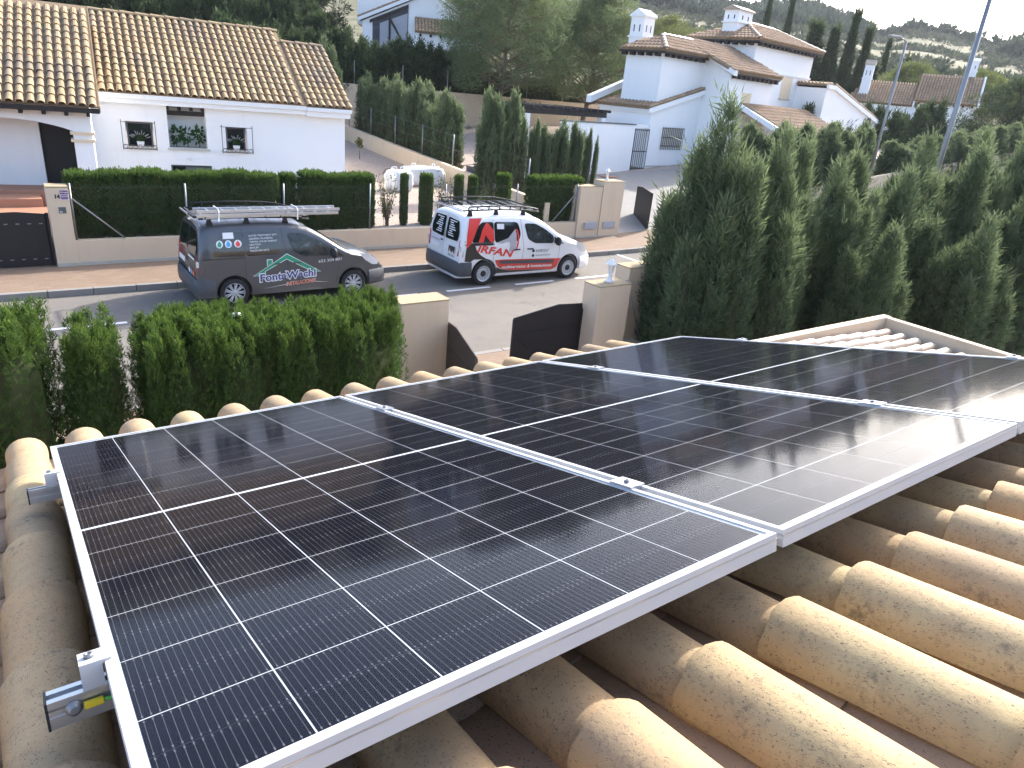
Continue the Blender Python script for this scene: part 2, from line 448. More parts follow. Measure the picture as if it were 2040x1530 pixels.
def plume_mesh(name, seed, h, R_, n_pl, n, size, w, m=6, mat='fol_conifer', box=None, tipz=.55, spike=.8, dead=0.0, pr=.26, minh=.55, round_=.5, tipamt=.6):
    """conifer made of many upright plumes; box=(rx, ry) gives a loosely clipped block"""
    rng = np.random.default_rng(seed)
    Ps, Ds, Ss, Ts, Ds2, R0 = [], [], [], [], [], []
    per = n // n_pl; cores = []
    for i in range(n_pl):
        if box:
            bx, by = rng.uniform(-1, 1) * (box[0] - pr * .5), rng.uniform(-1, 1) * (box[1] - pr * .5)
            hi = h * rng.uniform(.96, 1.02)
        else:
            q = math.sqrt((i + .5) / n_pl); th = i * 2.39996 + rng.normal(0, .2)
            bx, by = q * (R_ - pr * .6) * math.cos(th), q * (R_ - pr * .6) * math.sin(th)
            hi = h * (1 - (1 - minh) * q ** (1 / round_)) * rng.uniform(.74, 1.10)
        r_ = pr * rng.uniform(.75, 1.3)
        lean_ = rng.normal(0, .03, 2) * h
        z = rng.uniform(.02, 1, per); th = rng.uniform(0, 6.2832, per)
        pf = np.clip(1 - z ** 2.2, 0, 1) ** .6 * np.clip(.55 + z * 2.2, 0, 1)
        rad = r_ * pf * (1 - np.abs(rng.normal(0, .16, per))) * (1 + .18 * np.sin(th * 3 + z * 9 + i))
        out = np.stack([np.cos(th), np.sin(th), np.zeros(per)], 1)
        P = np.stack([bx + lean_[0] * z ** 2 + rad * out[:, 0], by + lean_[1] * z ** 2 + rad * out[:, 1], z * hi], 1)
        D = nrm(out * (.75 - .45 * z[:, None]) + np.array([0, 0, 1.]) * (.55 + .9 * z[:, None]) + rng.normal(0, .30, (per, 3)))
        t_ = np.clip((z - tipz) / (1 - tipz), 0, 1)
        Ps.append(P); Ds.append(D); Ss.append(size * rng.uniform(.6, 1.35, per) * (1 + spike * t_ * rng.uniform(0, 1, per)))
        Ts.append(np.clip(rng.uniform(0, .30, per) + tipamt * t_ * rng.uniform(.4, 1.1, per), 0, 1))
        Ds2.append((rng.uniform(0, 1, per) < dead * np.clip(1.25 - z * 1.6, 0, 1)) * rng.uniform(.5, 1, per)); R0.append(np.clip(rng.uniform(.0, 1) * .6 + rng.uniform(0, .4, per), 0, 1))
        cores.append((bx, by, hi, r_, lean_))
    V, T, Lf = sprays(rng, np.concatenate(Ps), np.concatenate(Ds), np.concatenate(Ss), m, w, np.concatenate(Ts), np.concatenate(Ds2), np.concatenate(R0))
    cv, ct, cl = [], [], []
    if box:
        for zz, q in ((.02, .70), (.8, .72), (.86, .6)):
            for sx, sy in ((-1, -1), (1, -1), (1, 1), (-1, 1)): cv.append((sx * box[0] * q, sy * box[1] * q, zz * h))
        for j in range(2):
            for k in range(4):
                a0, b0 = j * 4 + k, j * 4 + (k + 1) % 4; ct += [(a0, b0, b0 + 4), (a0, b0 + 4, a0 + 4)]
        ct += [(8, 9, 10), (8, 10, 11)]; cores = []
    for bx, by, hi, r_, ln in cores:
        b = len(cv)
        for zz in (.02, .35, .7, .92):
            q = r_ * .42 * max(.05, (1 - zz ** 2.2)) ** .6
            for k in range(6): cv.append((bx + ln[0] * zz * zz + q * math.cos(k * 1.0472), by + ln[1] * zz * zz + q * math.sin(k * 1.0472), zz * hi))
        for j in range(3):
            for k in range(6):
                a0, b0 = b + j * 6 + k, b + j * 6 + (k + 1) % 6; ct += [(a0, b0, b0 + 6), (a0, b0 + 6, a0 + 6)]
        ct += [(b + 18, b + 18 + k, b + 19 + k) for k in range(1, 5)]
    cv = np.array(cv); lc = np.zeros((len(cv), 3)); lc[:, 2] = .25
    T = np.concatenate([T, np.array(ct) + len(V)]); V = np.concatenate([V, cv])
    return np_mesh(name, V, T, np.concatenate([Lf, lc]), mat)
# ------------------------------------------------------------------ terrain and street
def rz_(X): return .1 * (math.sqrt((X - 19) ** 2 + 4) + (X - 19)) / 2
def lot(X, Y):
    z = .62 + .056 * (Y - 18.5) + .6 * rz_(X)
    if Y > 40.15: z = 3.35 + .05 * (Y - 40) + .5 * rz_(min(X, 40))
    return z
def ground_z(X, Y):
    if Y < 8.7: return .1
    if Y < 18.42: return rz_(X) - .12
    if 18.02 < X < 21.9 and Y < 25.5: return .08 + rz_(X) + .13 * (Y - 18.42)
    if 21.8 < X < 31 and 19.3 < Y < 25.5: return .08 + rz_(X) * .6 + .13 * (Y - 18.42)
    return lot(X, Y)
xs = sorted(set([-90, -60, -40, -25, -15] + [x * .75 for x in range(-14, 70)] + [18.0, 18.04, 21.88, 21.92] + list(range(53, 140, 5))))
ys = sorted(set([-70, -40, -20, -8, 0, 5, 8.6, 8.68, 8.72, 10, 12, 14, 16, 18, 18.40, 18.44] + [19 + .75 * i for i in range(0, 28)] + [40.1, 40.2, 42, 45, 48, 52, 56, 60, 66, 72, 80, 90, 105, 120]))
gv = [(x, y, ground_z(x, y)) for y in ys for x in xs]
nx = len(xs)
gf = [(j * nx + i, j * nx + i + 1, (j + 1) * nx + i + 1, (j + 1) * nx + i) for j in range(len(ys) - 1) for i in range(nx - 1)]
struct(mobj('ground', mesh_from('ground', gv, gf, 'gravel', True)))
def ribbon(name, y0, y1, dz, mat, x0=-60, x1=110, skirt=0):
    X = [x0] + [x for x in range(int(x0) + 1, int(x1))] + [x1]
    v = []; f = []
    for x in X: v += [(x, y0, rz_(x) + dz), (x, y1, rz_(x) + dz)]
    for i in range(len(X) - 1): f.append((2 * i, 2 * i + 2, 2 * i + 3, 2 * i + 1))
    return struct(mobj(name, mesh_from(name, v, f, mat)))
ribbon('road', 10.1, 16.5, 0.0, 'asphalt')
pave_far = ribbon('pavement', 16.42, 18.45, .13, 'paving_brick')
pave_near = ribbon('pavement', 8.5, 10.05, .124, 'paving_brick')
# painted markings: each dash is a mesh of its own under the road
mk = bpy.data.objects['road']
def mark(x0, x1, y0, y1, skew=0):
    m = MB(); m.quadpoly([(x0, y0, rz_(x0) + .006), (x1, y0, rz_(x1) + .006), (x1, y1, rz_(x1) + .006), (x0, y1, rz_(x0) + .006)])
    m.build('lane_marking', 'white_paint', mk)
x = 8.5 - 2.03 * 6
while x < 16:
    if not (15 < x): mark(x, x + 1.27, 14.22, 14.33)
    x += 2.05
mark(16.09, 16.21, 14.27, 16.35)
mark(-6.1, -5.98, 14.27, 16.35)
# kerb stones
def kerbs(parent, y0, y1, xa, xb, step=.8, zt=.135):
    me = MB().box(0, step - .012, 0, y1 - y0, -.16, zt).mesh('kerb_stone', 'stone_kerb', bevel=.012)
    x = xa
    while x < xb:
        mobj('kerb_stone', me, parent, (x, y0, rz_(x + .4)), (0, -math.atan2(rz_(x + .8) - rz_(x), .8), 0)); x += step
plain('stone_kerb', (.24, .225, .205), .85, .15, 5, .15, 50, .3, 60, .003)
kerbs(pave_far, 16.30, 16.43, -9, 33)
kerbs(pave_near, 10.04, 10.17, 1, 12, zt=.13)
plain('stone_kerb2', (.34, .33, .31), .85, .15, 5, .15, 50, .3, 60, .003)
# manhole and grate
g = MB().box(16.3, 17.2, 17.15, 17.6, .12, .140).build('drain_cover', 'grate_red', None); tag(g, 'rusty rectangular drain cover set in the brick pavement', 'drain cover')
tag(MB().box(6.35, 6.75, 9.2, 9.55, .10, .131).build('meter_cover', 'grate_red', None), 'small brown meter cover in the pavement before the open gate', 'cover')
MB().quadpoly([(4.9, 8.0, .128), (7.9, 8.0, .128), (7.9, 8.6, .128), (4.9, 8.6, .128)]).build('threshold', 'paving_brick', pave_near)

# ------------------------------------------------------------------ own house roof with tiles
AL = R(15.5)
RO = Vector((0.02574, 2.58173, 3.43969)); RV = Vector((0, -math.cos(AL), math.sin(AL))); RN = Vector((0, math.sin(AL), math.cos(AL)))
def rp(u, v, n): return RO + Vector((u, 0, 0)) + RV * v + RN * n
def tile_mesh(name, mat, L=.455, w0=.079, w1=.064, h0=.080, h1=.066, th=.013, seg=12, invert=False, rise=.017, chip=0, seed=0):
    rng = random.Random(seed); m = MB(); rows = []
    ny = 4
    for j in range(ny + 1):
        f = j / ny; w = w0 + (w1 - w0) * f; h = h0 + (h1 - h0) * f; zo = rise * (1 - f)
        outer = []; inner = []
        for k in range(seg + 1):
            a = math.pi * k / seg
            e = rng.uniform(-1, 1) * chip if j == 0 else 0
            y = -f * L + e * .5
            cx = -math.cos(a); sz = math.sin(a) ** .9
            outer.append((cx * w, y, zo + sz * h)); inner.append((cx * (w - th), y, zo + sz * (h - th)))
        rows.append((outer, inner))
    sg = -1 if invert else 1
    idx = []
    for o, i in rows:
        a = len(m.v); m.v += [(p[0], p[1], p[2] * sg) for p in o]; b = len(m.v); m.v += [(p[0], p[1], p[2] * sg) for p in i]; idx.append((a, b))
    for j in range(ny):
        for k in range(seg):
            a, b = idx[j]; c, d = idx[j + 1]
            m.f.append((a + k, a + k + 1, c + k + 1, c + k)); m.f.append((b + k + 1, b + k, d + k, d + k + 1))
    for (a, b), fl in ((idx[0], 0), (idx[-1], 1)):
        for k in range(seg): m.f.append((a + k, b + k, b + k + 1, a + k + 1))
    for j in range(ny):
        a, b = idx[j]; c, d = idx[j + 1]
        m.f.append((a, c, d, b)); m.f.append((a + seg, b + seg, d + seg, c + seg))
    me = m.mesh(name, mat, True)
    me.set_sharp_from_angle(angle=R(40))
    return me
own = thing('house', 'house in the foreground whose tiled roof carries the solar panels', 'house', (0, 0, 0))
covers = [tile_mesh('roof_tile', 'clay_near', chip=.006, seed=s) for s in range(6)]
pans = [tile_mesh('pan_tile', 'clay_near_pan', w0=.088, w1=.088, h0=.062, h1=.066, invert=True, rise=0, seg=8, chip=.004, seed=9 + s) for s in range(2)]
EXP = .3757; PIT = .2165
rr = random.Random(3)
pan_v, pan_f = [], []
for k in range(-5, 16):
    u = .139 + PIT * k
    for j in range(0, 12):
        v = -.86 + EXP * j
        if v > 3.3: continue
        o = mobj('roof_tile', rr.choice(covers), own, rp(u + rr.uniform(-.004, .004), v + rr.uniform(-.010, .010), -.197 + rr.uniform(-.003, .003)),
                 (-AL + rr.uniform(-.006, .006), rr.uniform(-.03, .03), rr.uniform(-.012, .012)))
        if j == 0 and k <= 14: pass
        up = u + PIT / 2; vp = v + .06
        if (k >= 2 and j >= 6) or (j == 0 and k >= -2):
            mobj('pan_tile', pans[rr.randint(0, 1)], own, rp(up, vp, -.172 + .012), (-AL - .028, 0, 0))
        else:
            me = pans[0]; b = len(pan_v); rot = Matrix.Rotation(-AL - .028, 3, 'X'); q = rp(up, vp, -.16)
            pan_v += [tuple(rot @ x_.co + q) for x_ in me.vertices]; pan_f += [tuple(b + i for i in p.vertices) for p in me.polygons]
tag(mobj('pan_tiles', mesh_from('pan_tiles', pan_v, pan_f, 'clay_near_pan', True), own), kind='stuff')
plain('mortar', (.30, .25, .19), .9, .15, 8, .2, 50, .4, 60, .004)
m = MB()
c8 = [rp(-1.2, -.74, -.245), rp(3.5, -.74, -.245), rp(3.5, 3.7, -.245), rp(-1.2, 3.7, -.245)]
m.hexa([p - RN * .18 for p in c8] + c8)
m.build('roof_deck', 'mortar', own)
m = MB()
m.hexa([(-1.0, -3.0, .1), (3.35, -3.0, .1), (3.35, 2.85, .1), (-1.0, 2.85, .1)] + [(-1.0, -3.0, 3.9), (3.35, -3.0, 3.9), (3.35, 2.85, 2.85), (-1.0, 2.85, 2.85)])
m.build('wall', 'wall_beige', own)

# ------------------------------------------------------------------ solar panels
PW, PL, GAP = 1.038, 2.094, .02
def cell_mat():
    t = NT('solar_cell'); v = t.objc(); sx = t.n('ShaderNodeSeparateXYZ'); t.l(v, sx.inputs[0])
    x = t.math('MULTIPLY', sx.outputs[0], 16 / .1637)
    fr = t.math('ABSOLUTE', t.math('SUBTRACT', t.math('FRACT', t.math('ADD', x, 8.0)), .5))
    ay = t.math('ABSOLUTE', sx.outputs[1])
    padm = t.math('MULTIPLY', t.math('GREATER_THAN', ay, .0345), t.math('LESS_THAN', ay, .0385))
    wd = t.math('ADD', .026, t.math('MULTIPLY', padm, .08))
    line = t.math('LESS_THAN', fr, wd)
    rnd = t.n('ShaderNodeObjectInfo').outputs['Random']
    base = t.mix(rnd, (.0026, .0027, .0065), (.0044, .0043, .0095))
    fy = t.math('FRACT', t.math('MULTIPLY', sx.outputs[1], 420.0))
    base = t.mix(t.math('MULTIPLY', t.math('LESS_THAN', fy, .12), .25), base, (.012, .012, .018))
    c = t.mix(line, base, (.11, .11, .125))
    return t.end(t.princ(c, .9, 0, 0.0))
cell_mat()
def glass_thin():
    t = NT('panel_glass')
    fz = t.n('ShaderNodeFresnel'); fz.inputs[0].default_value = 1.18
    gl = t.n('ShaderNodeBsdfGlossy'); gl.inputs['Roughness'].default_value = .075; gl.inputs[0].default_value = (.95, .97, 1, 1)
    tr = t.n('ShaderNodeBsdfTransparent'); tr.inputs[0].default_value = (.95, .96, .96, 1)
    dust = t.n('ShaderNodeBsdfDiffuse'); dust.inputs[0].default_value = (.35, .34, .33, 1)
    fr_ = t.math('MULTIPLY', t.math('MULTIPLY', fz.outputs[0], .8), t.math('SUBTRACT', 1.0, t.n('ShaderNodeNewGeometry').outputs['Backfacing']))
    mx = t.n('ShaderNodeMixShader'); t.l(fr_, mx.inputs[0]); t.l(tr.outputs[0], mx.inputs[1]); t.l(gl.outputs[0], mx.inputs[2])
    dn = t.math('MULTIPLY', t.ramp(t.noise(t.pos(), 5, 5, .7), [(.35, .35), (.8, 1.0)]), .005)
    m2 = t.n('ShaderNodeMixShader'); t.l(dn, m2.inputs[0]); t.l(mx.outputs[0], m2.inputs[1]); t.l(dust.outputs[0], m2.inputs[2])
    return t.end(m2)
glass_thin()
plain('backsheet', (.62, .63, .64), .9, .02, 3, spec=0.0)
FB = .011  # frame lip
fm = MB()
def fbar(x0, x1, y0, y1): fm.box(x0, x1, y0, y1, -.035, 0)
fbar(0, PW, -FB, 0); fbar(0, PW, -PL, -PL + FB); fbar(0, FB, -PL + FB, -FB); fbar(PW - FB, PW, -PL + FB, -FB)
frame_me = fm.mesh('frame', 'alu_white', bevel=.0012)
groove = MB().box(-.0006, PW + .0006, -PL - .0006, -PL + .002, -.0125, -.0105).box(-.0006, .002, -PL, 0, -.0125, -.0105).mesh('frame_groove', 'alu', fix=True)
back_me = MB().box(FB - .002, PW - FB + .002, -PL + FB - .002, -FB + .002, -.006, -.0042).mesh('backsheet', 'backsheet')
cell_me = MB().box(-.0824, .0824, -.0417, .0417, 0, .0004).mesh('cell', 'solar_cell')
pane_me = MB().box(FB - .001, PW - FB + .001, -PL + FB - .001, -FB + .001, -.0032, -.0016).mesh('glass_pane', 'panel_glass')
plabels = ['solar panel nearest the camera, its left corner over the curved ridge of tiles', 'middle one of the three white framed solar panels on the tiled roof', 'farthest solar panel, beside the small tiled roof and the tall hedge']
cw = (PW - 2 * (FB + .006)) / 6; vm = .016; midg = .011
chh = (PL - 2 * (FB + .010) - midg) / 24
for i in range(3):
    p = thing('solar_panel', plabels[i], 'solar panel', rp(i * (PW + GAP), 0, 0), 0, 'solar panels on the roof'); p.rotation_euler = (-AL, 0, 0)
    fr = mobj('frame', frame_me, p); mobj('frame_groove', groove, fr)
    mobj('backsheet', back_me, p)
    for a in range(6):
        for b in range(24):
            y = -(FB + .010 + chh * (b + .5) + (midg if b >= 12 else 0)); y += (.0004 if b % 2 else -.0004)
            mobj('cell', cell_me, p, (FB + .006 + cw * (a + .5), y, -.0041))
    mobj('glass_pane', pane_me, p)
# rails, clamps, earth lead
def rail_me(L):
    m = MB(); y0, y1 = -.019, .019
    m.box(0, L, y0, y1, -.040, -.037).box(0, L, y0, y1, -.003 - .010, -.010).box(0, L, y0, y0 + .003, -.037, -.010).box(0, L, y1 - .003, y1, -.037, -.010)
    m.box(0, L, y0, y0 + .012, -.010, 0).box(0, L, y1 - .012, y1, -.010, 0).box(0, L, y0 - .0015, y0, -.03, -.022)
    return m.mesh('rail', 'alu')
RLN = 3 * PW + 2 * GAP + .15
for j, (v, lb) in enumerate(((.42, 'upper aluminium mounting rail under the panels nearer the street'), (1.70, 'lower aluminium mounting rail with the yellow earth terminal on its end'))):
    rl = thing('mounting_rail', lb, 'rail', rp(-.075, v, -.0355), 0, 'mounting rails'); rl.rotation_euler = (-AL, 0, 0)
    mobj('rail', rail_me(RLN), rl)
    MB().box(-.0035, 0, -.0195, .0195, -.0405, .0005).build('end_cap', 'plastic_black', rl)
    for k, ux in enumerate((.35, 1.4, 2.45, 3.15)):
        MB().box(ux, ux + .04, -.02, .02, -.10, -.0405).build('roof_hook', 'galv', rl)
def clamp(lb, u, v, mid):
    c = thing('panel_clamp', lb, 'clamp', rp(u, v, 0), 0, 'panel clamps'); c.rotation_euler = (-AL, 0, 0)
    if mid:
        MB().box(-.021, .021, -.035, .035, .0008, .0045).build('clamp_plate', 'alu', c)
        MB().box(-.0095, .0095, -.035, .035, -.034, .0008).build('clamp_body', 'alu', c)
    else:
        s = mid if mid else (-1 if u < 1 else 1)
        MB().box(min(0, s * .030), max(0, s * .030), -.02, .02, -.002, .004).box(min(s * .002, s * .03), max(s * .002, s * .03), -.02, .02, -.035, -.002).box(min(0, -s * .010), max(0, -s * .010), -.02, .02, .0008, .004).build('clamp_plate', 'alu_white', c)
    b = MB().lathe([(.0065, .004), (.0065, .010), (.0035, .0102), (.0035, .0065)], 12, (0 if mid else (-.016 if u < 1 else .016), 0, 0)).build('bolt', 'galv', c, True)
for v, w_ in ((.42, 'street side'), (1.70, 'camera side')):
    clamp('end clamp on the left edge of the nearest panel, %s rail' % w_, -.001, v, 0)
    clamp('mid clamp joining the nearest and middle panels, %s' % w_, PW + GAP / 2, v, 1)
    clamp('mid clamp joining the middle and farthest panels, %s' % w_, 2 * PW + GAP * 1.5, v, 1)
    clamp('end clamp on the far edge of the farthest panel, %s rail' % w_, 3 * PW + 2 * GAP + .001, v, 0)
el = thing('earth_terminal', 'bolted yellow cable lug with green earth lead on the rail end', 'cable lug', rp(-.045, 1.7205, -.053)); el.rotation_euler = (-AL, 0, 0)
MB().lathe([(.011, 0), (.011, -.002), (.008, -.002), (.008, -.009), (.004, -.009)], 12, (0, 0, 0), 'y').build('bolt', 'galv', el, True)
MB().box(.012, .036, -.009, -.001, -.004, .005).build('lug', 'plastic_yellow', el, bevel=.001)
plain('cable_green', (.10, .38, .06), .5)
MB().tube([(.034, -.005, .0005), (.05, -.006, -.001), (.065, -.002, -.006), (.08, .012, -.012)], .003, 8).build('lead', 'cable_green', el, True)
# droppings and grit on the near tiles
plain('chalk', (.75, .73, .68), .8)

# ------------------------------------------------------------------ tiled outbuilding beside the house
shed = thing('outbuilding', 'low outbuilding with sunlit tiled roof inside a beige parapet', 'outbuilding', (7.5, 3.5, .1))
MB().box(-2.6, 2.48, -3.2, 1.08, 0, 1.80).build('wall', 'wall_beige', shed)
m = MB().box(-2.6, 2.62, 1.085, 1.20, 1.6, 2.09); m.build('parapet', 'wall_beige', shed, bevel=.01)
MB().box(2.485, 2.60, -3.2, 1.083, 1.6, 2.085).build('parapet', 'wall_beige', shed, bevel=.01)
st = [tile_mesh('roof_tile', 'clay_shed', seed=40 + i, chip=.004) for i in range(2)]
stp = tile_mesh('pan_tile', 'clay_near_pan', w0=.088, w1=.088, h0=.06, h1=.06, invert=True, rise=0, seg=8)
for r_ in range(16):
    y = .96 - .2 * r_
    for c_ in range(13):
        x = 2.36 - .372 * c_
        z = 1.955 + .050 * (2.36 - x)
        o = mobj('roof_tile', st[c_ % 2], shed, (x, y + rr.uniform(-.006, .006), z - .075), None)
        o.rotation_euler = (Matrix.Rotation(math.atan(.05), 3, 'Y') @ Matrix.Rotation(-math.pi / 2, 3, 'Z')).to_euler()
        if r_ < 15 and c_ < 9:
            o2 = mobj('pan_tile', stp, shed, (x, y - .1, z - .055)); o2.rotation_euler = o.rotation_euler
MB().hexa([(-2.6, -3.2, 1.80), (2.48, -3.2, 1.80), (2.48, 1.08, 1.80), (-2.6, 1.08, 1.80), (-2.6, -3.2, 2.045), (2.48, -3.2, 1.805), (2.48, 1.08, 1.805), (-2.6, 1.08, 2.045)]).build('roof_deck', 'mortar', shed)
# ------------------------------------------------------------------ vans
def lerp_tab(tab, x):
    if x <= tab[0][0]: return tab[0][1]
    for (a, b), (c, d) in zip(tab, tab[1:]):
        if x <= c:
            t = (x - a) / (c - a); return b + (d - b) * t
    return tab[-1][1]
TOPT = [(0, 1.70), (.04, 1.755), (.12, 1.785), (.6, 1.82), (1.4, 1.83), (1.9, 1.81), (2.2, 1.765), (2.45, 1.68), (2.7, 1.545), (3.0, 1.345), (3.2, 1.21), (3.34, 1.13), (3.5, 1.095), (3.75, 1.045), (3.95, .975), (4.12, .885), (4.25, .76), (4.33, .62), (4.38, .46)]
def smooth_tab(tab, x, h=.05): return (lerp_tab(tab, x - h) + lerp_tab(tab, x) * 2 + lerp_tab(tab, x + h)) / 4
def topc(x): return smooth_tab(TOPT, x, .05)
def hw(x, z):
    b = .905
    if z > 1.0: b -= .150 * ((z - 1.0) / .75) ** 1.35
    if z < .55: b -= .035 * ((.55 - z) / .35) ** 2
    if x > 3.25: b -= .27 * ((x - 3.25) / 1.13) ** 2.6
    if x < .22: b -= .06 * ((.22 - x) / .22) ** 2
    return b
def lean(x, z): return (max(0, 1 - x / .7)) * .15 * max(0, min(1, (z - .7) / 1.05)) ** 1.4
FRC = [0, .30, .58, .78, .90, .965, 1.0]
DRP = [0, .006, .022, .05, .085, .125, .185]
def dropk(x): return 1.0 if x < 2.2 else max(.62, 1 - (x - 2.2) * .35)
def top_pt(x, yf, off=0):   # yf -1..1
    a = abs(yf); k = dropk(x); T = topc(x)
    d = lerp_tab(list(zip(FRC, DRP)), a) * k
    wv = hw(x, T - .185 * k)
    z = T - d
    return (x + lean(x, z), yf * wv, z + off)
def side_pt(x, z, off=0, s=-1): return (x + lean(x, z), s * (hw(x, z) + off), z)
def rear_pt(y, z, off=0): return (lean(0, z) - off - .002, y, z)
def body_mesh(name, mat):
    X = [0, .015, .05, .1, .18] + [.28 + .12 * i for i in range(34)]
    X = [x for x in X if x < 4.30] + [4.30, 4.345, 4.38]
    rings = []; V = []; F = []
    for x in X:
        T = topc(x); k = dropk(x); zt = T - .185 * k
        half = [(f, T - d * k) for f, d in zip(FRC, DRP)]
        w = hw(x, zt); pts = [(f * w, z) for f, z in half]
        zb = .235
        if zt < zb + .1: zb = zt - .1
        for i in range(1, 11):
            z = zt + (zb - zt) * i / 10; pts.append((hw(x, z), z))
        pts.append((hw(x, zb) - .08, zb - .03)); pts.append((0, zb - .03))
        sc = .965 if x == 0 else 1.0
        ring = [(x + lean(x, z), y * sc, z) for y, z in pts]
        full = ring + [(p[0], -p[1], p[2]) for p in reversed(ring[1:-1])]
        b = len(V); V += full; rings.append((b, len(full)))
    n = rings[0][1]
    for (a, _), (b, _) in zip(rings, rings[1:]):
        for k in range(n): F.append((a + k, a + (k + 1) % n, b + (k + 1) % n, b + k))
    F.append(tuple(reversed(range(rings[0][0], rings[0][0] + n)))); F.append(tuple(range(rings[-1][0], rings[-1][0] + n)))
    me = mesh_from(name, V, F, mat, True)
    bm = bmesh.new(); bm.from_mesh(me); bmesh.ops.recalc_face_normals(bm, faces=bm.faces); bm.to_mesh(me); bm.free()
    # wheel arch cut
    o = bpy.data.objects.new('tmp_body', me); COL.objects.link(o)
    cs = []
    for ax in (.727, 3.455):
        for s in (-1, 1):
            c = MB().lathe([(.365, -.19), (.365, .19)], 32, (ax, s * .86, .335), 'y').mesh('tmp', None)
            co = bpy.data.objects.new('tmp_cut', c); COL.objects.link(co); cs.append(co)
            md = o.modifiers.new('b', 'BOOLEAN'); md.operation = 'DIFFERENCE'; md.object = co; md.solver = 'EXACT'
    dg = bpy.context.evaluated_depsgraph_get(); dg.update()
    res = bpy.data.meshes.new_from_object(o.evaluated_get(dg)); res.name = name
    bpy.data.objects.remove(o, do_unlink=True)
    for c in cs: bpy.data.objects.remove(c, do_unlink=True)
    res.materials.clear(); res.materials.append(MATS[mat])
    for p in res.polygons: p.use_smooth = True; p.material_index = 0
    try: res.set_sharp_from_angle(angle=R(38))
    except Exception: pass
    return res
def flat_tris(poly, cuts=2):
    bm = bmesh.new(); vs = [bm.verts.new((p[0], p[1], 0)) for p in poly]; f = bm.faces.new(vs)
    bmesh.ops.triangulate(bm, faces=[f])
    for _ in range(cuts):
        es = [e for e in bm.edges if e.calc_length() > .12]
        if not es: break
        bmesh.ops.subdivide_edges(bm, edges=es, cuts=1); bmesh.ops.triangulate(bm, faces=bm.faces[:])
    bm.verts.ensure_lookup_table()
    for i, v in enumerate(bm.verts): v.index = i
    V = [(v.co.x, v.co.y) for v in bm.verts]; F = [tuple(v.index for v in f.verts) for f in bm.faces]; bm.free(); return V, F
def wrap(name, V2, F, fn, off, mat, parent, smooth=True):
    me = mesh_from(name, [fn(a, b, off) for a, b in V2], F, mat, smooth)
    bm = bmesh.new(); bm.from_mesh(me); bmesh.ops.recalc_face_normals(bm, faces=bm.faces); bm.to_mesh(me); bm.free()
    return mobj(name, me, parent)
def side_patch(name, poly, off, mat, parent, s=-1):
    V, F = flat_tris(poly, 3); return wrap(name, V, F, (lambda a, b, o: side_pt(a, b, o, s)), off, mat, parent)
def rear_patch(name, poly, off, mat, parent):
    V, F = flat_tris(poly, 2); return wrap(name, V, F, rear_pt, off, mat, parent)
def round_poly(poly, r=.05, seg=4):
    out = []; n = len(poly)
    for i in range(n):
        p0, p1, p2 = Vector(poly[i - 1]), Vector(poly[i]), Vector(poly[(i + 1) % n])
        a = (p0 - p1); b = (p2 - p1); d = min(r, a.length * .45, b.length * .45)
        q0 = p1 + a.normalized() * d; q2 = p1 + b.normalized() * d
        for k in range(seg + 1):
            t = k / seg; out.append(tuple((1 - t) ** 2 * q0 + 2 * t * (1 - t) * p1 + t * t * q2))
    return out
def text2d(body, size=1, shear=0, bold=0, sx=1.0):
    cu = bpy.data.curves.new('txt', 'FONT'); cu.body = body; cu.size = size; cu.shear = shear; cu.offset = bold; cu.resolution_u = 3
    o = bpy.data.objects.new('txt', cu); COL.objects.link(o)
    dg = bpy.context.evaluated_depsgraph_get(); dg.update()
    me = o.evaluated_get(dg).to_mesh()
    V = [(v.co.x * sx, v.co.y) for v in me.vertices]; F = [tuple(p.vertices) for p in me.polygons]
    bpy.data.objects.remove(o, do_unlink=True); bpy.data.curves.remove(cu)
    return V, F
def fit_text(body, x0, x1, h, shear=0, bold=0):
    V, F = text2d(body, 1.0, shear, bold)
    mx, Mx = min(v[0] for v in V), max(v[0] for v in V)
    my, My = 0, .70
    return [((v[0] - mx) / (Mx - mx) * (x1 - x0) + x0, v[1] / My * h) for v in V], F
def side_text(name, body, x0, x1, z0, z1, h, mat, parent, off=.009, shear=0, bold=0):
    V, F = fit_text(body, x0, x1, h, shear, bold)
    V = [(a, z0 + (z1 - z0) * (a - x0) / (x1 - x0) + b) for a, b in V]
    return wrap(name, V, F, side_pt, off, mat, parent, False)
def rear_text(name, body, y0, y1, z0, h, mat, parent, off=.008, bold=0):
    V, F = fit_text(body, 0, abs(y1 - y0), h, 0, bold)
    return wrap(name, [(y0 - a, z0 + b) for a, b in V], F, rear_pt, off, mat, parent, False)
def paint(name, col, coat=.6, metal=0.0, rough=.35):
    t = NT(name); v = t.objc()
    c = t.mix(t.noise(v, 1.5, 4), sc3(col, .97), sc3(col, 1.03))
    sp = t.n('ShaderNodeSeparateXYZ'); t.l(v, sp.inputs[0])
    dirt = t.math('MULTIPLY', t.ramp(sp.outputs[2], [(.25, .35), (.7, 0.0)]), t.noise(v, 9, 4))
    c = t.mix(dirt, c, (.22, .19, .15))
    return t.end(t.princ(c, rough, metal, .5, None, coat, .06))
paint('paint_white', (.80, .80, .80), .5); paint('paint_grey', (.075, .080, .088), .8, .45, .38)
paint('decal_red', (.72, .045, .035), .3); paint('decal_black', (.012, .012, .014), .4); paint('decal_silver', (.42, .40, .44), .3)
paint('decal_green', (.012, .30, .165), .3); paint('decal_blue', (.025, .045, .22), .3); paint('decal_orange', (.85, .14, .02), .3); paint('decal_white', (.80, .80, .80), .2)
paint('decal_cyan', (.04, .36, .72), .2); paint('lamp_red', (.42, .012, .012), .9); paint('lamp_clear', (.62, .65, .68), 1.0, .3, .12)
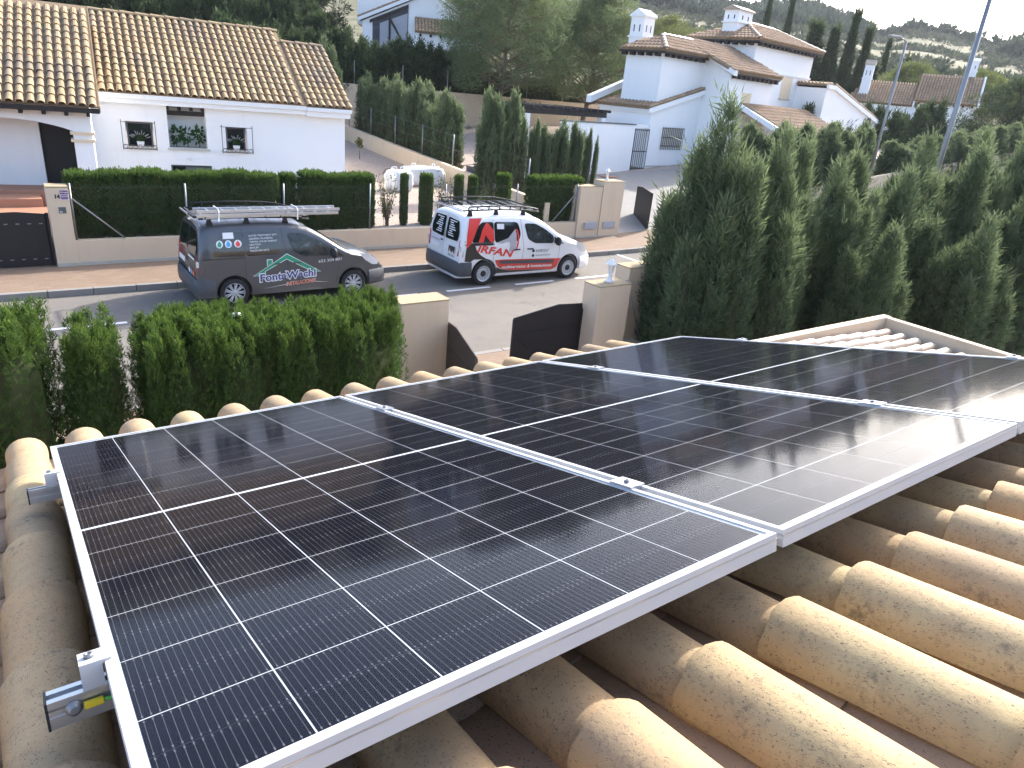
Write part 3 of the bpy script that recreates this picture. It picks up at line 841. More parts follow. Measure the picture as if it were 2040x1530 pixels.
paint('bumper_grey', (.055, .06, .07), .0, 0, .6); paint('glass_black', (.010, .012, .014), 1.0, 0, .08)
def cab_glass():
    t = NT('glass_cab'); fz = t.n('ShaderNodeFresnel'); fz.inputs[0].default_value = 1.5
    gl = t.n('ShaderNodeBsdfGlossy'); gl.inputs['Roughness'].default_value = .03
    d = t.n('ShaderNodeBsdfDiffuse'); t.l(t.ramp(t.noise(t.objc(), 3.5, 4, .6, 1.5), [(.35, (.012, .014, .014)), (.6, (.05, .06, .06)), (.8, (.16, .19, .18))]), d.inputs[0])
    mx = t.n('ShaderNodeMixShader'); t.l(fz.outputs[0], mx.inputs[0]); t.l(d.outputs[0], mx.inputs[1]); t.l(gl.outputs[0], mx.inputs[2])
    return t.end(mx)
cab_glass()
def wheel(parent, ax, s, alloy):
    c = (ax, s * .80, .315)
    w_ = thing_part('wheel', parent, c)
    MB().lathe([(.20, -.095), (.285, -.10), (.308, -.085), (.316, -.05), (.316, .05), (.308, .085), (.285, .10), (.20, .095)], 36, (0, 0, 0), 'y', False).build('tyre', 'rubber', w_, True)
    f = s
    MB().lathe([(.21, -.09), (.205, .0)] if f > 0 else [(.205, 0), (.21, .09)], 28, (0, 0, 0), 'y').build('well', 'rim_dark', w_, True)
    y1 = f * .088
    if alloy:
        MB().lathe([(.205, f * .095), (.215, f * .098), (.20, f * .085)], 32, (0, 0, 0), 'y', False).build('rim', 'rim_steel', w_, True)
        sp = MB()
        for k in range(18):
            a = 2 * math.pi * (k // 2) / 9 + (-.11 if k % 2 else .11); ca, sa = math.cos(a), math.sin(a)
            px, pz = -sa * .011, ca * .011
            sp.hexa([(ca * .03 + px, y1 - f * .03, sa * .03 + pz), (ca * .2 + px, y1 - f * .02, sa * .2 + pz), (ca * .2 - px, y1 - f * .02, sa * .2 - pz), (ca * .03 - px, y1 - f * .03, sa * .03 - pz),
                     (ca * .03 + px, y1, sa * .03 + pz), (ca * .2 + px, y1 + f * .006, sa * .2 + pz), (ca * .2 - px, y1 + f * .006, sa * .2 - pz), (ca * .03 - px, y1, sa * .03 - pz)])
        sp.build('spokes', 'rim_steel', w_)
        MB().lathe([(.045, y1 - f * .03), (.045, y1 + f * .008), (.02, y1 + f * .012)], 16, (0, 0, 0), 'y').build('hub', 'rim_steel', w_, True)
    else:
        MB().lathe([(.21, f * .075), (.206, f * .098), (.19, f * .088), (.175, f * .06), (.15, f * .055), (.11, f * .075), (.085, f * .085), (.08, f * .06)], 32, (0, 0, 0), 'y', False).build('rim', 'rim_steel', w_, True)
        h = MB()
        for k in range(16):
            a = 2 * math.pi * k / 16; h.lathe([(.014, f * .04), (.014, f * .0585)], 8, (math.cos(a) * .163, 0, math.sin(a) * .163), 'y')
        h.build('rim_holes', 'rim_dark', w_)
        MB().lathe([(.078, f * .06), (.075, f * .088), (.05, f * .094)], 20, (0, 0, 0), 'y').build('hub', 'plastic_black', w_, True)
def thing_part(name, parent, loc):
    o = bpy.data.objects.new(name, None); link(o, parent); o.location = loc; o.empty_display_size = .1; return o
def line_patch(pts, w_, off, mat, parent, name='door_gap', s=-1):
    for (a, b), (c, d) in zip(pts, pts[1:]):
        L = math.hypot(c - a, d - b); nx_, nz_ = -(d - b) / L * w_ / 2, (c - a) / L * w_ / 2
        side_patch(name, [(a + nx_, b + nz_), (c + nx_, d + nz_), (c - nx_, d - nz_), (a - nx_, b - nz_)], off, mat, parent, s)
def van(name, label, loc, rz, sc, body, dark):
    v = thing(name, label, 'van', loc, rz, 'vans parked along the far kerb'); v.scale = (sc, sc, sc)
    mobj('body', body_mesh('body', body), v)
    Q = round_poly([(.30, 1.12), (.985, 1.10), (.965, 1.605), (.62, 1.605), (.40, 1.45)], .07)
    S = round_poly([(1.0, 1.10), (1.74, 1.12), (1.80, 1.3), (1.71, 1.585), (.98, 1.605)], .09)
    Fd = round_poly([(2.02, 1.16), (1.91, 1.55), (2.26, 1.535), (2.56, 1.40), (2.87, 1.205), (2.87, 1.02), (2.25, 1.04)], .08)
    Tq = round_poly([(2.885, 1.02), (3.23, .985), (2.885, 1.20)], .02)
    for s in (-1, 1):
        side_patch('side_window', Q, .004, 'glass_black', v, s); side_patch('side_window', S, .004, 'glass_black', v, s)
        side_patch('door_window', Fd, .005, 'glass_cab', v, s); side_patch('window_trim', Tq, .004, 'plastic_black', v, s)
        line_patch([(.99, .36), (.97, 1.2), (.965, 1.67)], .008, .003, 'plastic_black', v, 'door_gap', s)
        line_patch([(1.86, .34), (1.90, .9), (1.83, 1.4), (1.80, 1.66)], .008, .003, 'plastic_black', v, 'door_gap', s)
        line_patch([(3.02, .40), (3.08, .70), (3.08, .97)], .008, .003, 'plastic_black', v, 'door_gap', s)
        line_patch([(.10, 1.07), (.985, 1.07)], .022, .006, 'plastic_black', v, 'sliding_rail', s)
        # tail lamp
        tl = []
        for z in (.76, .86, .97, 1.08, 1.17):
            tl.append(z)
        m = MB()
        m.hexa([(lean(0, .77) - .012, s * .755, .77), (lean(.1, .77) + .085, s * (hw(.09, .77) + .012), .77), (lean(.1, .77) + .085, s * .82, .77), (lean(0, .77) + .05, s * .74, .77),
                (lean(0, 1.17) - .012, s * .785, 1.17), (lean(.1, 1.17) + .11, s * (hw(.1, 1.17) + .012), 1.17), (lean(.1, 1.17) + .09, s * .8, 1.17), (lean(0, 1.17) + .05, s * .75, 1.17)])
        m.v[0:0] = []
        tlo = m.build('tail_lamp', 'lamp_red', v, bevel=.01)
        MB().box(lean(0, .97) - .017, lean(0, .97) + .03, min(s * .77, s * .86), max(s * .77, s * .86), .90, 1.02).build('reverse_lamp', 'lamp_clear', tlo, bevel=.008)
        # headlamp
        side_patch('headlamp', round_poly([(3.60, 1.03), (3.84, .99), (4.13, .82), (4.15, .71), (3.97, .72), (3.75, .86)], .03), .008, 'lamp_clear', v, s)
        # mirror
        mm = MB().lathe([(.0, -.11), (.06, -.10), (.085, -.04), (.085, .05), (.06, .10), (0.0, .115)], 14, (0, 0, 0)).mesh('mirror', 'plastic_black', True)
        mo = mobj('mirror', mm, v, (2.93, s * 1.03, 1.09), (0, 0, 0), (.75, 1.15, 1.0))
        MB().box(2.90, 2.96, min(s * .88, s * 1.0), max(s * .88, s * 1.0), 1.02, 1.07).build('mirror_arm', 'plastic_black', v)
        # handles
        for hx in (1.60, 2.02):
            p = side_pt(hx, .90, .0, s); MB().box(hx, hx + .19, min(p[1], p[1] + s * .022), max(p[1], p[1] + s * .022), .885, .915).build('door_handle', 'plastic_black' if body == 'paint_white' else body, v, bevel=.006)
        for ax in (.727, 3.455): wheel(v, ax, s, body == 'paint_grey')
        # arch lip
        for ax in (.727, 3.455):
            pts = [(ax + .372 * math.cos(a), .335 + .372 * math.sin(a)) for a in np.linspace(-.2, math.pi + .2, 19)]
            pts = [p for p in pts if p[1] > .25]
            pin = [(ax + (p[0] - ax) * .93, .335 + (p[1] - .335) * .93) for p in pts]
            V = [side_pt(a, b, .006, s) for a, b in pts] + [side_pt(a, b, -.03, s) for a, b in pin]
            n = len(pts); F = [(i, i + 1, n + i + 1, n + i) for i in range(n - 1)]
            mobj('wheel_arch', mesh_from('wheel_arch', V, F, 'plastic_black' if body == 'paint_white' else 'plastic_black', True), v)
    # windscreen
    V, F = [], []; xs_ = np.linspace(2.30, 3.25, 9); yf_ = np.linspace(-.80, .80, 9)
    for x_ in xs_:
        for y_ in yf_: V.append(top_pt(x_, y_, .005))
    for i in range(8):
        for j in range(8): F.append((i * 9 + j, i * 9 + j + 1, (i + 1) * 9 + j + 1, (i + 1) * 9 + j))
    mobj('windscreen', mesh_from('windscreen', V, F, 'glass_cab', True), v)
    V, F = [], []; xs_ = np.linspace(3.27, 3.42, 4)
    for x_ in xs_:
        for y_ in yf_: V.append(top_pt(x_, y_, .006))
    for i in range(3):
        for j in range(8): F.append((i * 9 + j, i * 9 + j + 1, (i + 1) * 9 + j + 1, (i + 1) * 9 + j))
    mobj('cowl', mesh_from('cowl', V, F, 'plastic_black', True), v)
    # rear doors
    for s in (-1, 1):
        rear_patch('rear_window', round_poly([(s * .05, 1.10), (s * .66, 1.12), (s * .70, 1.30), (s * .60, 1.60), (s * .05, 1.62)], .06), .006, 'glass_black', v)
    rear_patch('door_gap', [(.004, .62), (-.004, .62), (-.004, 1.66), (.004, 1.66)], .005, 'plastic_black', v)
    rear_patch('door_handle', [(.02, 1.0), (.14, 1.0), (.14, 1.04), (.02, 1.04)], .02, 'plastic_black', v)
    rear_patch('number_plate', [(.16, .80), (.66, .80), (.66, .91), (.16, .91)], .012, 'decal_white', v)
    # bumpers
    def bumper(nm, pts, z0, z1, mat):
        m = MB(); off = .03; n = len(pts); b = 0
        prof = [(0, z0), (off, z0 + .03), (off + .01, (z0 + z1) / 2), (off * .9, z1 - .03), (0.0, z1)]
        for (px, py, nx_, ny_) in pts:
            for o_, z in prof: m.v.append((px + nx_ * o_, py + ny_ * o_, z))
        k = len(prof)
        for i in range(n - 1):
            for j in range(k - 1): m.f.append((i * k + j, i * k + j + 1, (i + 1) * k + j + 1, (i + 1) * k + j))
        m.build(nm, mat, v, True)
    rb = [(.34, -hw(.34, .45), 0, -1), (.18, -hw(.18, .45), -.1, -1), (.06, -hw(.06, .45), -.5, -.9), (-.005, -.80, -1, -.4), (-.01, -.5, -1.6, 0), (-.01, .5, -1.6, 0), (-.005, .80, -1, .4), (.06, hw(.06, .45), -.5, .9), (.18, hw(.18, .45), -.1, 1), (.34, hw(.34, .45), 0, 1)]
    bumper('rear_bumper', rb, .27, .64, 'bumper_grey')
    fb = [(3.86, -hw(3.86, .45), 0, -1), (4.0, -hw(4.0, .45), .3, -1), (4.2, -hw(4.2, .45) , .5, -.8), (4.34, -.62, 1, -.5), (4.39, -.3, 1, 0), (4.39, .3, 1, 0), (4.34, .62, 1, .5), (4.2, hw(4.2, .45), .5, .8), (4.0, hw(4.0, .45), .3, 1), (3.86, hw(3.86, .45), 0, 1)]
    bumper('front_bumper', fb, .24, .60, body if body == 'paint_white' else 'bumper_grey')
    MB().box(4.405, 4.43, -.55, .55, .33, .47).build('grille', 'plastic_black', v, bevel=.008)
    if body == 'paint_white':
        for s in (-1, 1):
            MB().hexa([(4.20, s * .70, .36), (4.34, s * .64, .36), (4.33, s * .6, .36), (4.2, s * .66, .36), (4.20, s * .70, .50), (4.34, s * .64, .50), (4.33, s * .6, .50), (4.2, s * .66, .50)]).build('fog_grille', 'plastic_black', v)
    # wiper-side details
    # roof rack
    rk = thing_part('roof_rack', v, (0, 0, 0))
    zb = 1.875
    for s in (-1, 1):
        MB().tube([(.16, s * .66, zb - .01), (1.2, s * .66, zb + .005), (2.1, s * .66, zb - .02), (2.35, s * .64, zb - .05), (2.52, s * .55, zb - .08)], .019, 8).build('rail', 'iron_black', rk, True)
        MB().tube([(.28, s * .70, zb + .005), (.30, s * .70, zb + .085), (1.2, s * .70, zb + .105), (1.9, s * .70, zb + .085), (2.25, s * .69, zb + .035), (2.45, s * .60, zb - .01), (2.56, s * .40, zb - .04), (2.58, 0, zb - .045)], .018, 8).build('rail', 'iron_black', rk, True)
        for x_ in (.55, .88, 1.2, 1.52, 1.85): MB().tube([(x_, s * .66, zb), (x_, s * .70, zb + .10)], .016, 6).build('stay', 'iron_black', rk)
        for x_ in (.36, 1.12, 1.95):
            MB().prism([(x_ - .07, topc(x_) - .075), (x_ + .07, topc(x_) - .075), (x_ + .025, zb), (x_ - .025, zb)], s * .62, s * .68, 'y').build('foot', 'iron_black', rk)
    for k, x_ in enumerate((.18, .48, .78, 1.08, 1.38, 1.68, 1.98, 2.25)):
        MB().tube([(x_, -.66, zb - .005), (x_, .66, zb - .005)], .011, 6).build('cross_bar', 'galv', rk)
    MB().tube([(.10, -.68, zb - .02), (.10, .68, zb - .02)], .02, 8).build('roller', 'alu', rk, True)
    return v

# --- grey van
gvn = van('parked_van', 'dark grey van carrying an aluminium ladder, green house logo on its doors', (3.76 - .727 * .955, 15.47, .0), R(.4), .955, 'paint_grey', True)
side_text('lettering', 'WATER TREATMENT SETS', 1.09, 1.70, 1.50, 1.51, .035, 'decal_white', gvn)
for k, (tx, xe) in enumerate((('GENERAL PLUMBING', 1.60), ('TERMAL SOLAR ENERGY', 1.70), ('HEATING', 1.33), ('BOILER', 1.29), ('PRESSURE SETS', 1.50))):
    side_text('lettering', tx, 1.10, xe, 1.44 - .062 * k, 1.445 - .062 * k, .035, 'decal_white', gvn)
side_text('phone_number', '652 304 801', 2.60, 3.15, .865, .895, .062, 'decal_white', gvn, bold=.006)
roof_o = [(1.12, .655), (1.88, 1.115), (2.66, .66), (2.33, .66), (2.33, .735), (1.87, .985), (1.40, .745), (1.40, .655)]
def inset(poly, d):
    c = Vector((sum(p[0] for p in poly) / len(poly), sum(p[1] for p in poly) / len(poly))); out = []
    n = len(poly)
    for i in range(n):
        p0, p1, p2 = Vector(poly[i - 1]), Vector(poly[i]), Vector(poly[(i + 1) % n])
        a = (p1 - p0).normalized(); b = (p2 - p1).normalized(); na = Vector((a.y, -a.x)); nb = Vector((b.y, -b.x))
        m_ = (na + nb); m_ = m_ / max(.35, m_.length_squared / 2) / 1.0
        out.append(tuple(p1 + m_ * d * .5 * 1.2))
    return out
side_patch('logo_outline', roof_o, .006, 'decal_white', gvn)
side_patch('logo_roof', inset(roof_o, .022), .008, 'decal_green', gvn)
ch_ = [(1.435, .86), (1.435, 1.01), (1.56, 1.01), (1.56, .935)]
side_patch('logo_outline', ch_, .006, 'decal_white', gvn); side_patch('logo_chimney', [(1.452, .875), (1.452, .993), (1.543, .993), (1.543, .93)], .008, 'decal_green', gvn)
side_text('logo_name_edge', 'FontaWachi', 1.25, 2.55, .520, .570, .175, 'decal_white', gvn, .010, bold=.085)
side_text('logo_name', 'FontaWachi', 1.275, 2.525, .527, .577, .162, 'decal_blue', gvn, .013, bold=.022)
side_text('logo_caption_edge', 'INSTALACIONES', 1.84, 2.53, .385, .43, .085, 'decal_white', gvn, .010, .2, .03)
side_text('logo_caption', 'INSTALACIONES', 1.85, 2.52, .387, .432, .08, 'decal_orange', gvn, .013, .2, .01)
side_patch('logo_swoosh', [(1.30, .355), (1.84, .425), (1.84, .412)], .008, 'decal_white', gvn)
side_patch('logo_swoosh', [(2.54, .44), (2.85, .40), (2.54, .425)], .008, 'decal_white', gvn)
side_patch('paper_sticker', [(.545, 1.475), (.79, 1.475), (.785, 1.60), (.55, 1.60)], .007, 'decal_white', gvn)
for k, (cx, mt) in enumerate(((.46, 'decal_green'), (.66, 'decal_cyan'), (.86, 'decal_red'))):
    cz = 1.37; cir = lambda r_: [(cx + r_ * math.cos(a) , cz + r_ * math.sin(a)) for a in np.linspace(0, 2 * math.pi, 20, endpoint=False)]
    side_patch('round_sticker', cir(.078), .007, 'decal_white', gvn)
    drop = [(cx + .048 * math.cos(a), cz - .012 + .048 * math.sin(a)) for a in np.linspace(math.pi * .85, math.pi * 2.15, 12)] + [(cx, cz + .068)]
    side_patch('sticker_drop', drop, .010, mt, gvn)
rear_patch('rear_lettering', [(-.10, 1.0), (-.60, 1.0), (-.60, 1.04), (-.10, 1.04)], .010, 'decal_white', gvn)
for k, mt in enumerate(('decal_white', 'decal_cyan', 'decal_red')):
    cy = -.22 - .17 * k; rear_patch('rear_sticker', [(cy + .06 * math.cos(a), .72 + .06 * math.sin(a)) for a in np.linspace(0, 2 * math.pi, 14, endpoint=False)], .010, mt, gvn)
# ladder on the grey van
ld = thing('ladder', 'aluminium extension ladder strapped on the grey van roof rack', 'ladder', (3.12, 14.98, 1.845), R(.5))
for (y0, z0, x0, x1) in ((-.30, .0, .02, 2.93), (.10, .0, .02, 2.93), (-.25, .065, .05, 2.98), (.05, .065, .05, 2.98)):
    MB().box(x0, x1, y0, y0 + .028, z0, z0 + .058).build('stile', 'alu', ld, bevel=.003)
for k in range(10):
    MB().tube([(.15 + k * .29, -.29, .035), (.15 + k * .29, .12, .035)], .014, 8).build('rung', 'alu', ld)
    MB().tube([(.28 + k * .28, -.24, .105), (.28 + k * .28, .07, .105)], .014, 8).build('rung', 'alu', ld)
MB().box(-.03, .03, -.31, .14, -.01, .03).build('foot', 'plastic_black', ld)
for x_ in (.42, 2.0):
    MB().tube([(x_, -.36, -.08), (x_ + .02, -.315, .02), (x_ + .03, -.31, .09), (x_ + .03, -.25, .150), (x_ + .03, .08, .150), (x_ + .02, .15, .05)], .011, 6).build('strap', 'white_paint', ld)
tag(MB().tube([(3.3, 14.85, 1.82), (5.3, 14.90, 1.82)], .05, 12).build('plastic_pipe', 'plastic_white', None, True), 'white plastic pipe lying on the rack under the ladder', 'pipe')

# --- white van
wvn = van('parked_van', 'white van with red and black graphics and an empty roof rack', (9.82 - .727 * .99, 15.38, 0), R(-1.6), .99, 'paint_white', False)
side_patch('graphic', [(.17, 1.70), (.62, 1.70), (.44, 1.43), (.30, 1.12), (.15, .98), (.14, 1.3)], .007, 'decal_red', wvn)
side_patch('graphic', [(.14, .66), (.15, .98), (.30, 1.115), (.95, 1.095), (.95, 1.04), (.41, 1.045), (.47, .92), (.60, .80), (.77, .70), (.40, .70), (.30, .64)], .0065, 'decal_black', wvn)
side_patch('graphic', [(.50, 1.125), (.62, 1.42), (.74, 1.575), (.80, 1.585), (.97, 1.40), (.97, 1.12), (.86, 1.12), (.72, 1.30), (.66, 1.12)], .0075, 'decal_red', wvn)
side_patch('graphic', [(.69, 1.125), (.74, 1.24), (.83, 1.125)], .010, 'decal_black', wvn)
side_patch('graphic', [(1.06, 1.10), (1.40, 1.20), (1.62, 1.42), (1.66, 1.30), (1.66, 1.05), (1.62, .86), (1.45, .86), (1.47, 1.03), (1.44, 1.12), (1.20, 1.075)], .0075, 'decal_silver', wvn)
side_patch('graphic', [(1.63, 1.43), (1.70, 1.40), (1.745, 1.25), (1.73, 1.05), (1.67, .84), (1.66, .95), (1.69, 1.1), (1.695, 1.25)], .0075, 'decal_red', wvn)
side_patch('graphic', [(1.03, .655), (1.30, .66), (3.16, .60), (3.10, .50), (3.04, .36), (2.9, .305), (2.2, .345), (1.5, .365), (1.2, .43), (1.10, .52)], .0065, 'decal_red', wvn)
side_patch('graphic', [(1.09, .47), (1.2, .42), (1.5, .36), (2.2, .34), (2.9, .30), (1.1, .305)], .0072, 'decal_black', wvn)
side_patch('side_moulding', round_poly([(1.16, .64), (2.93, .575), (2.90, .49), (1.20, .555)], .03), .022, 'bumper_grey', wvn)
side_text('logo_name', 'IRFAN', .47, 1.60, .895, .70, .185, 'decal_red', wvn, .010, .3, .03)
side_text('logo_caption', 'multiservicios & instalaciones', 1.25, 2.88, .425, .395, .072, 'decal_white', wvn, .011, .25, .03)
side_text('phone_number', '616 80 52 67', 2.30, 2.72, .805, .80, .075, 'decal_black', wvn, .009, .3, .0)
for k in range(9): side_patch('web_address', [(2.30 + .055 * k, .70), (2.343 + .055 * k, .70), (2.343 + .055 * k, .735), (2.30 + .055 * k, .735)], .009, 'decal_silver', wvn)
for z_ in (.842, .715): side_patch('round_sticker', [(2.22 + .04 * math.cos(a), z_ + .04 * math.sin(a)) for a in np.linspace(0, 2 * math.pi, 14, endpoint=False)], .009, 'decal_black', wvn)
side_patch('paper_sticker', [(1.07, 1.43), (1.28, 1.425), (1.28, 1.55), (1.07, 1.56)], .009, 'decal_white', wvn)
for s in (1, -1):
    for k in range(8):
        z_ = 1.55 - k * .052; a = .16 + .02 * (k % 3); b = .50 - .05 * ((k * 3) % 4)
        y0, y1 = (a * s, b * s); rear_patch('rear_lettering', [(y0, z_), (y1, z_), (y1, z_ + .024), (y0, z_ + .024)], .010, 'decal_white', wvn)
rear_text('rear_name', 'IRFAN', -.30, -.62, .70, .06, 'decal_black', wvn)
rear_patch('rear_logo', [(-.30, .80), (-.30, .96), (-.34, .96), (-.45, .86), (-.56, .96), (-.60, .96), (-.60, .80), (-.56, .80), (-.55, .89), (-.46, .80), (-.44, .80), (-.35, .89), (-.34, .80)], .009, 'decal_black', wvn)
for k in range(7): rear_patch('rear_lettering', [(.68 - .07 * k, .955), (.63 - .07 * k, .955), (.63 - .07 * k, 1.0), (.68 - .07 * k, 1.0)], .009, 'decal_silver', wvn)
# ------------------------------------------------------------------ own front boundary: walls, pillars, gate, lantern
ow = thing('garden_wall', 'low beige garden wall behind the near hedge', 'wall', (0, 8.3, 0))
MB().box(-14, 4.24, -.1, .1, .05, .74).build('wall', 'wall_beige', ow)
ow2 = thing('garden_wall', 'low beige garden wall behind the chain fence right of the gate', 'wall', (0, 8.3, 0))
MB().box(8.39, 34, -.1, .1, .05, .74).build('wall', 'wall_beige', ow2)
def pillar(lb, x0, x1, y0, y1, z1, z0=.1):
    p = thing('gate_pillar', lb, 'pillar', (x0, y0, z0))
    MB().box(0, x1 - x0, 0, y1 - y0, 0, z1 - z0 - .02).build('shaft', 'wall_beige', p, bevel=.012)
    MB().box(-.004, x1 - x0 + .004, -.004, y1 - y0 + .004, z1 - z0 - .02, z1 - z0).build('cap', 'wall_beige_top', p, bevel=.006)
    return p
pillar('plain beige gate pillar beside the thick near hedge', 4.24, 4.99, 8.17, 8.54, 1.90)
pillar('beige gate pillar with a white lantern, beside the chain fence', 7.67, 8.38, 8.0, 8.38, 1.90)
pillar('second beige pillar half hidden by the tall right hedge', 8.70, 9.55, 8.40, 8.75, 2.04)
def gate_leaf(lb, w_, loc, ang, mat, flip):
    g = thing('gate_leaf', lb, 'gate', loc, ang)
    # x from hinge (0) to the free end (w)
    top = [(0, 1.46), (.03, 1.46), (.03, 1.52), (.52, 1.55), (w_ - .02, 1.42), (w_, 1.42)]
    MB().prism([(.0, 0.0), (w_, 0.0), (w_, 1.39), (.52, 1.53), (0.02, 1.50), (0, 1.42)], -.006, .006, 'y').build('sheet', mat, g)
    MB().box(0, .045, -.02, .02, 0, 1.42).build('hinge_post', mat, g); MB().box(w_ - .04, w_ + .002, -.02, .02, 0, 1.385).build('end_post', mat, g)
    MB().box(.05, w_ - .05, -.018, .018, 1.12, 1.155).build('cross_rail', mat, g); MB().box(.05, w_ - .05, -.018, .018, .1, .14).build('cross_rail', mat, g)
    MB().tube([(0.02, 0, 1.51), (.52, 0, 1.54), (w_, 0, 1.40)], .012, 6).build('top_rim', mat, g)
    MB().hexa([(.05, .008, .2), (.09, .008, .2), (w_ - .05, .008, 1.08), (w_ - .09, .008, 1.08), (.05, .02, .2), (.09, .02, .2), (w_ - .05, .02, 1.08), (w_ - .09, .02, 1.08)]).build('brace', mat, g)
gate_leaf('black sheet metal gate leaf standing closed beside the lantern pillar', 1.40, (7.66, 8.33, .02), R(180), 'gate_black', 1)
gate_leaf('brown metal gate leaf swung open beside the plain pillar', 1.30, (5.06, 8.40, .02), R(-101), 'gate_brown', 1)
def lantern(lb, loc):
    L = thing('lantern', lb, 'lantern', loc)
    MB().lathe([(.075, 0), (.075, .02), (.045, .05), (.032, .12), (.04, .125), (.028, .15)], 12).build('base', 'plastic_white', L, True)
    plain('lantern_glass', (.62, .62, .55), .2, .05, 8) if 'lantern_glass' not in MATS else None
    MB().lathe([(.035, .155), (.062, .29), (.058, .30)], 6).build('lantern_glass', 'lantern_glass', L)
    for k in range(6):
        a = 2 * math.pi * k / 6; c, s = math.cos(a), math.sin(a)
        MB().tube([(c * .037, s * .037, .15), (c * .066, s * .066, .295)], .005, 5).build('rib', 'plastic_white', L)
    MB().lathe([(.095, .292), (.10, .30), (.055, .345), (.028, .375), (.012, .38), (.016, .395), (.004, .42)], 6).build('cap', 'plastic_white', L)
    return L
lantern('white lantern on the near gate pillar right of the black gate leaf', (8.05, 8.2, 1.9))
def chain_mesh(m, p0, p1, z0, z1, r=.0010, d=.07):
    p0, p1 = Vector(p0), Vector(p1); L = (p1 - p0).length; t = (p1 - p0) / L; h = z1 - z0
    def seg(a, b):
        pa = p0 + t * a[0] + Vector((0, 0, z0 + a[1])); pb = p0 + t * b[0] + Vector((0, 0, z0 + b[1]))
        m.tube([pa, pb], r, 3, False)
    k = -h
    while k < L:
        a = (max(k, 0), max(0, -k)); e = min(L - k, h); b = (k + e, e)
        if b[0] > a[0] + .01: seg(a, b)
        a2 = (max(k, 0), h - max(0, -k)); b2 = (k + e, h - e)
        if b2[0] > a2[0] + .01: seg(a2, b2)
        k += d
def fence(name, lb, posts, z0, z1, brace=None, d=.07, r=.0010, wires=(.05, .5, .95)):
    f = thing(name, lb, 'fence', posts[0])
    o = Vector(posts[0])
    for p in posts:
        q = Vector(p) - o
        MB().tube([q + Vector((0, 0, z0)), q + Vector((0, 0, z1 + .03))], .022, 8).build('post', 'galv', f, True)
    m = MB()
    for a, b in zip(posts, posts[1:]): chain_mesh(m, Vector(a) - o, Vector(b) - o, z0 + .02, z1, r, d)
    if m.v: m.build('wire_mesh', 'wire_grey', f)
    for wf in wires:
        MB().tube([Vector(posts[0]) - o + Vector((0, 0, z0 + (z1 - z0) * wf)), Vector(posts[-1]) - o + Vector((0, 0, z0 + (z1 - z0) * wf))], .0014, 4).build('wire', 'wire_grey', f)
    if brace:
        for a, b in brace: MB().tube([Vector(a) - o, Vector(b) - o], .018, 8).build('brace', 'galv', f, True)
    return f
fence('chain_fence', 'chain link fence with a slanted brace between lantern pillar and tall hedge', [(8.47, 8.22, 0), (10.9, 8.22, 0), (13.4, 8.22, 0)], .74, 1.86, [((8.5, 8.2, 1.8), (8.95, 8.14, .78))], d=.06)
fence('chain_fence', 'chain link fence seen through the gaps of the near hedge', [(-2.0, 8.3, 0), (.55, 8.3, 0), (3.0, 8.3, 0)], .74, 1.75, d=.06)

# ------------------------------------------------------------------ near hedges
def plant(name, lb, cat, me, loc, rz=0, sc=(1, 1, 1), trunk=None, group=None, crown='crown'):
    p = thing(name, lb, cat, loc, rz, group)
    mobj(crown, me, p, None, None, sc)
    if trunk: mobj('trunk', trunk, p)
    return p
tk = trunk_mesh('trunk', 1.0, .05)
nb = [plume_mesh('near_hedge_%d' % i, 20 + i, 2.02, .5, 60, 30000, .066, .0047, 6, 'fol_hedge', (.49, .49), .80, .5, pr=.15, tipamt=.9) for i in range(2)]
nb2 = plume_mesh('near_hedge_n', 31, 2.05, .30, 26, 14000, .066, .0047, 6, 'fol_hedge', (.25, .46), .76, .7, pr=.14, tipamt=.9)
plant('hedge_conifer', 'bushy clipped conifer filling the left edge of the photo behind the tiles', 'conifer', nb[0], (-.27, 7.40, .1), .0, (1.05, 1.1, 1.16), tk)
plant('hedge_conifer', 'narrow clipped conifer standing alone between two gaps of the near hedge', 'conifer', nb2, (.535, 7.40, .1), 0, (.95, 1, 1.05), tk)
hd = thing('hedge', 'long clipped conifer hedge behind the eave, left of the plain gate pillar', 'hedge', (2.5, 7.5, .1))
for i, (x, y, sz) in enumerate(((1.27, 7.36, (.90, .95, 1.05)), (1.90, 7.34, (.95, .9, 1.02)), (2.55, 7.36, (.98, .9, 1.02)), (3.22, 7.38, (.96, .95, 1.02)), (1.52, 7.93, (.85, .5, 1.02)), (2.25, 7.93, (.85, .5, 1.0)), (2.95, 7.93, (.85, .5, .99)), (3.62, 7.92, (.75, .5, 1.02)))):
    mobj('shrub', nb[i % 2], hd, (x - 2.5, y - 7.5, 0), (0, 0, i * math.pi), sz)
tag(MB().lathe([(.001, .06), (.05, .05), (.06, 0)], 16, (1.98, 7.70, 2.10)).build('post_cap', 'plastic_white', None, True), 'white post cap lying in the hollow of the hedge top', 'cap')
MB().tube([(1.98, 7.72, .1), (1.98, 7.70, 2.10)], .03, 8).build('post', 'galv', bpy.data.objects['post_cap'])

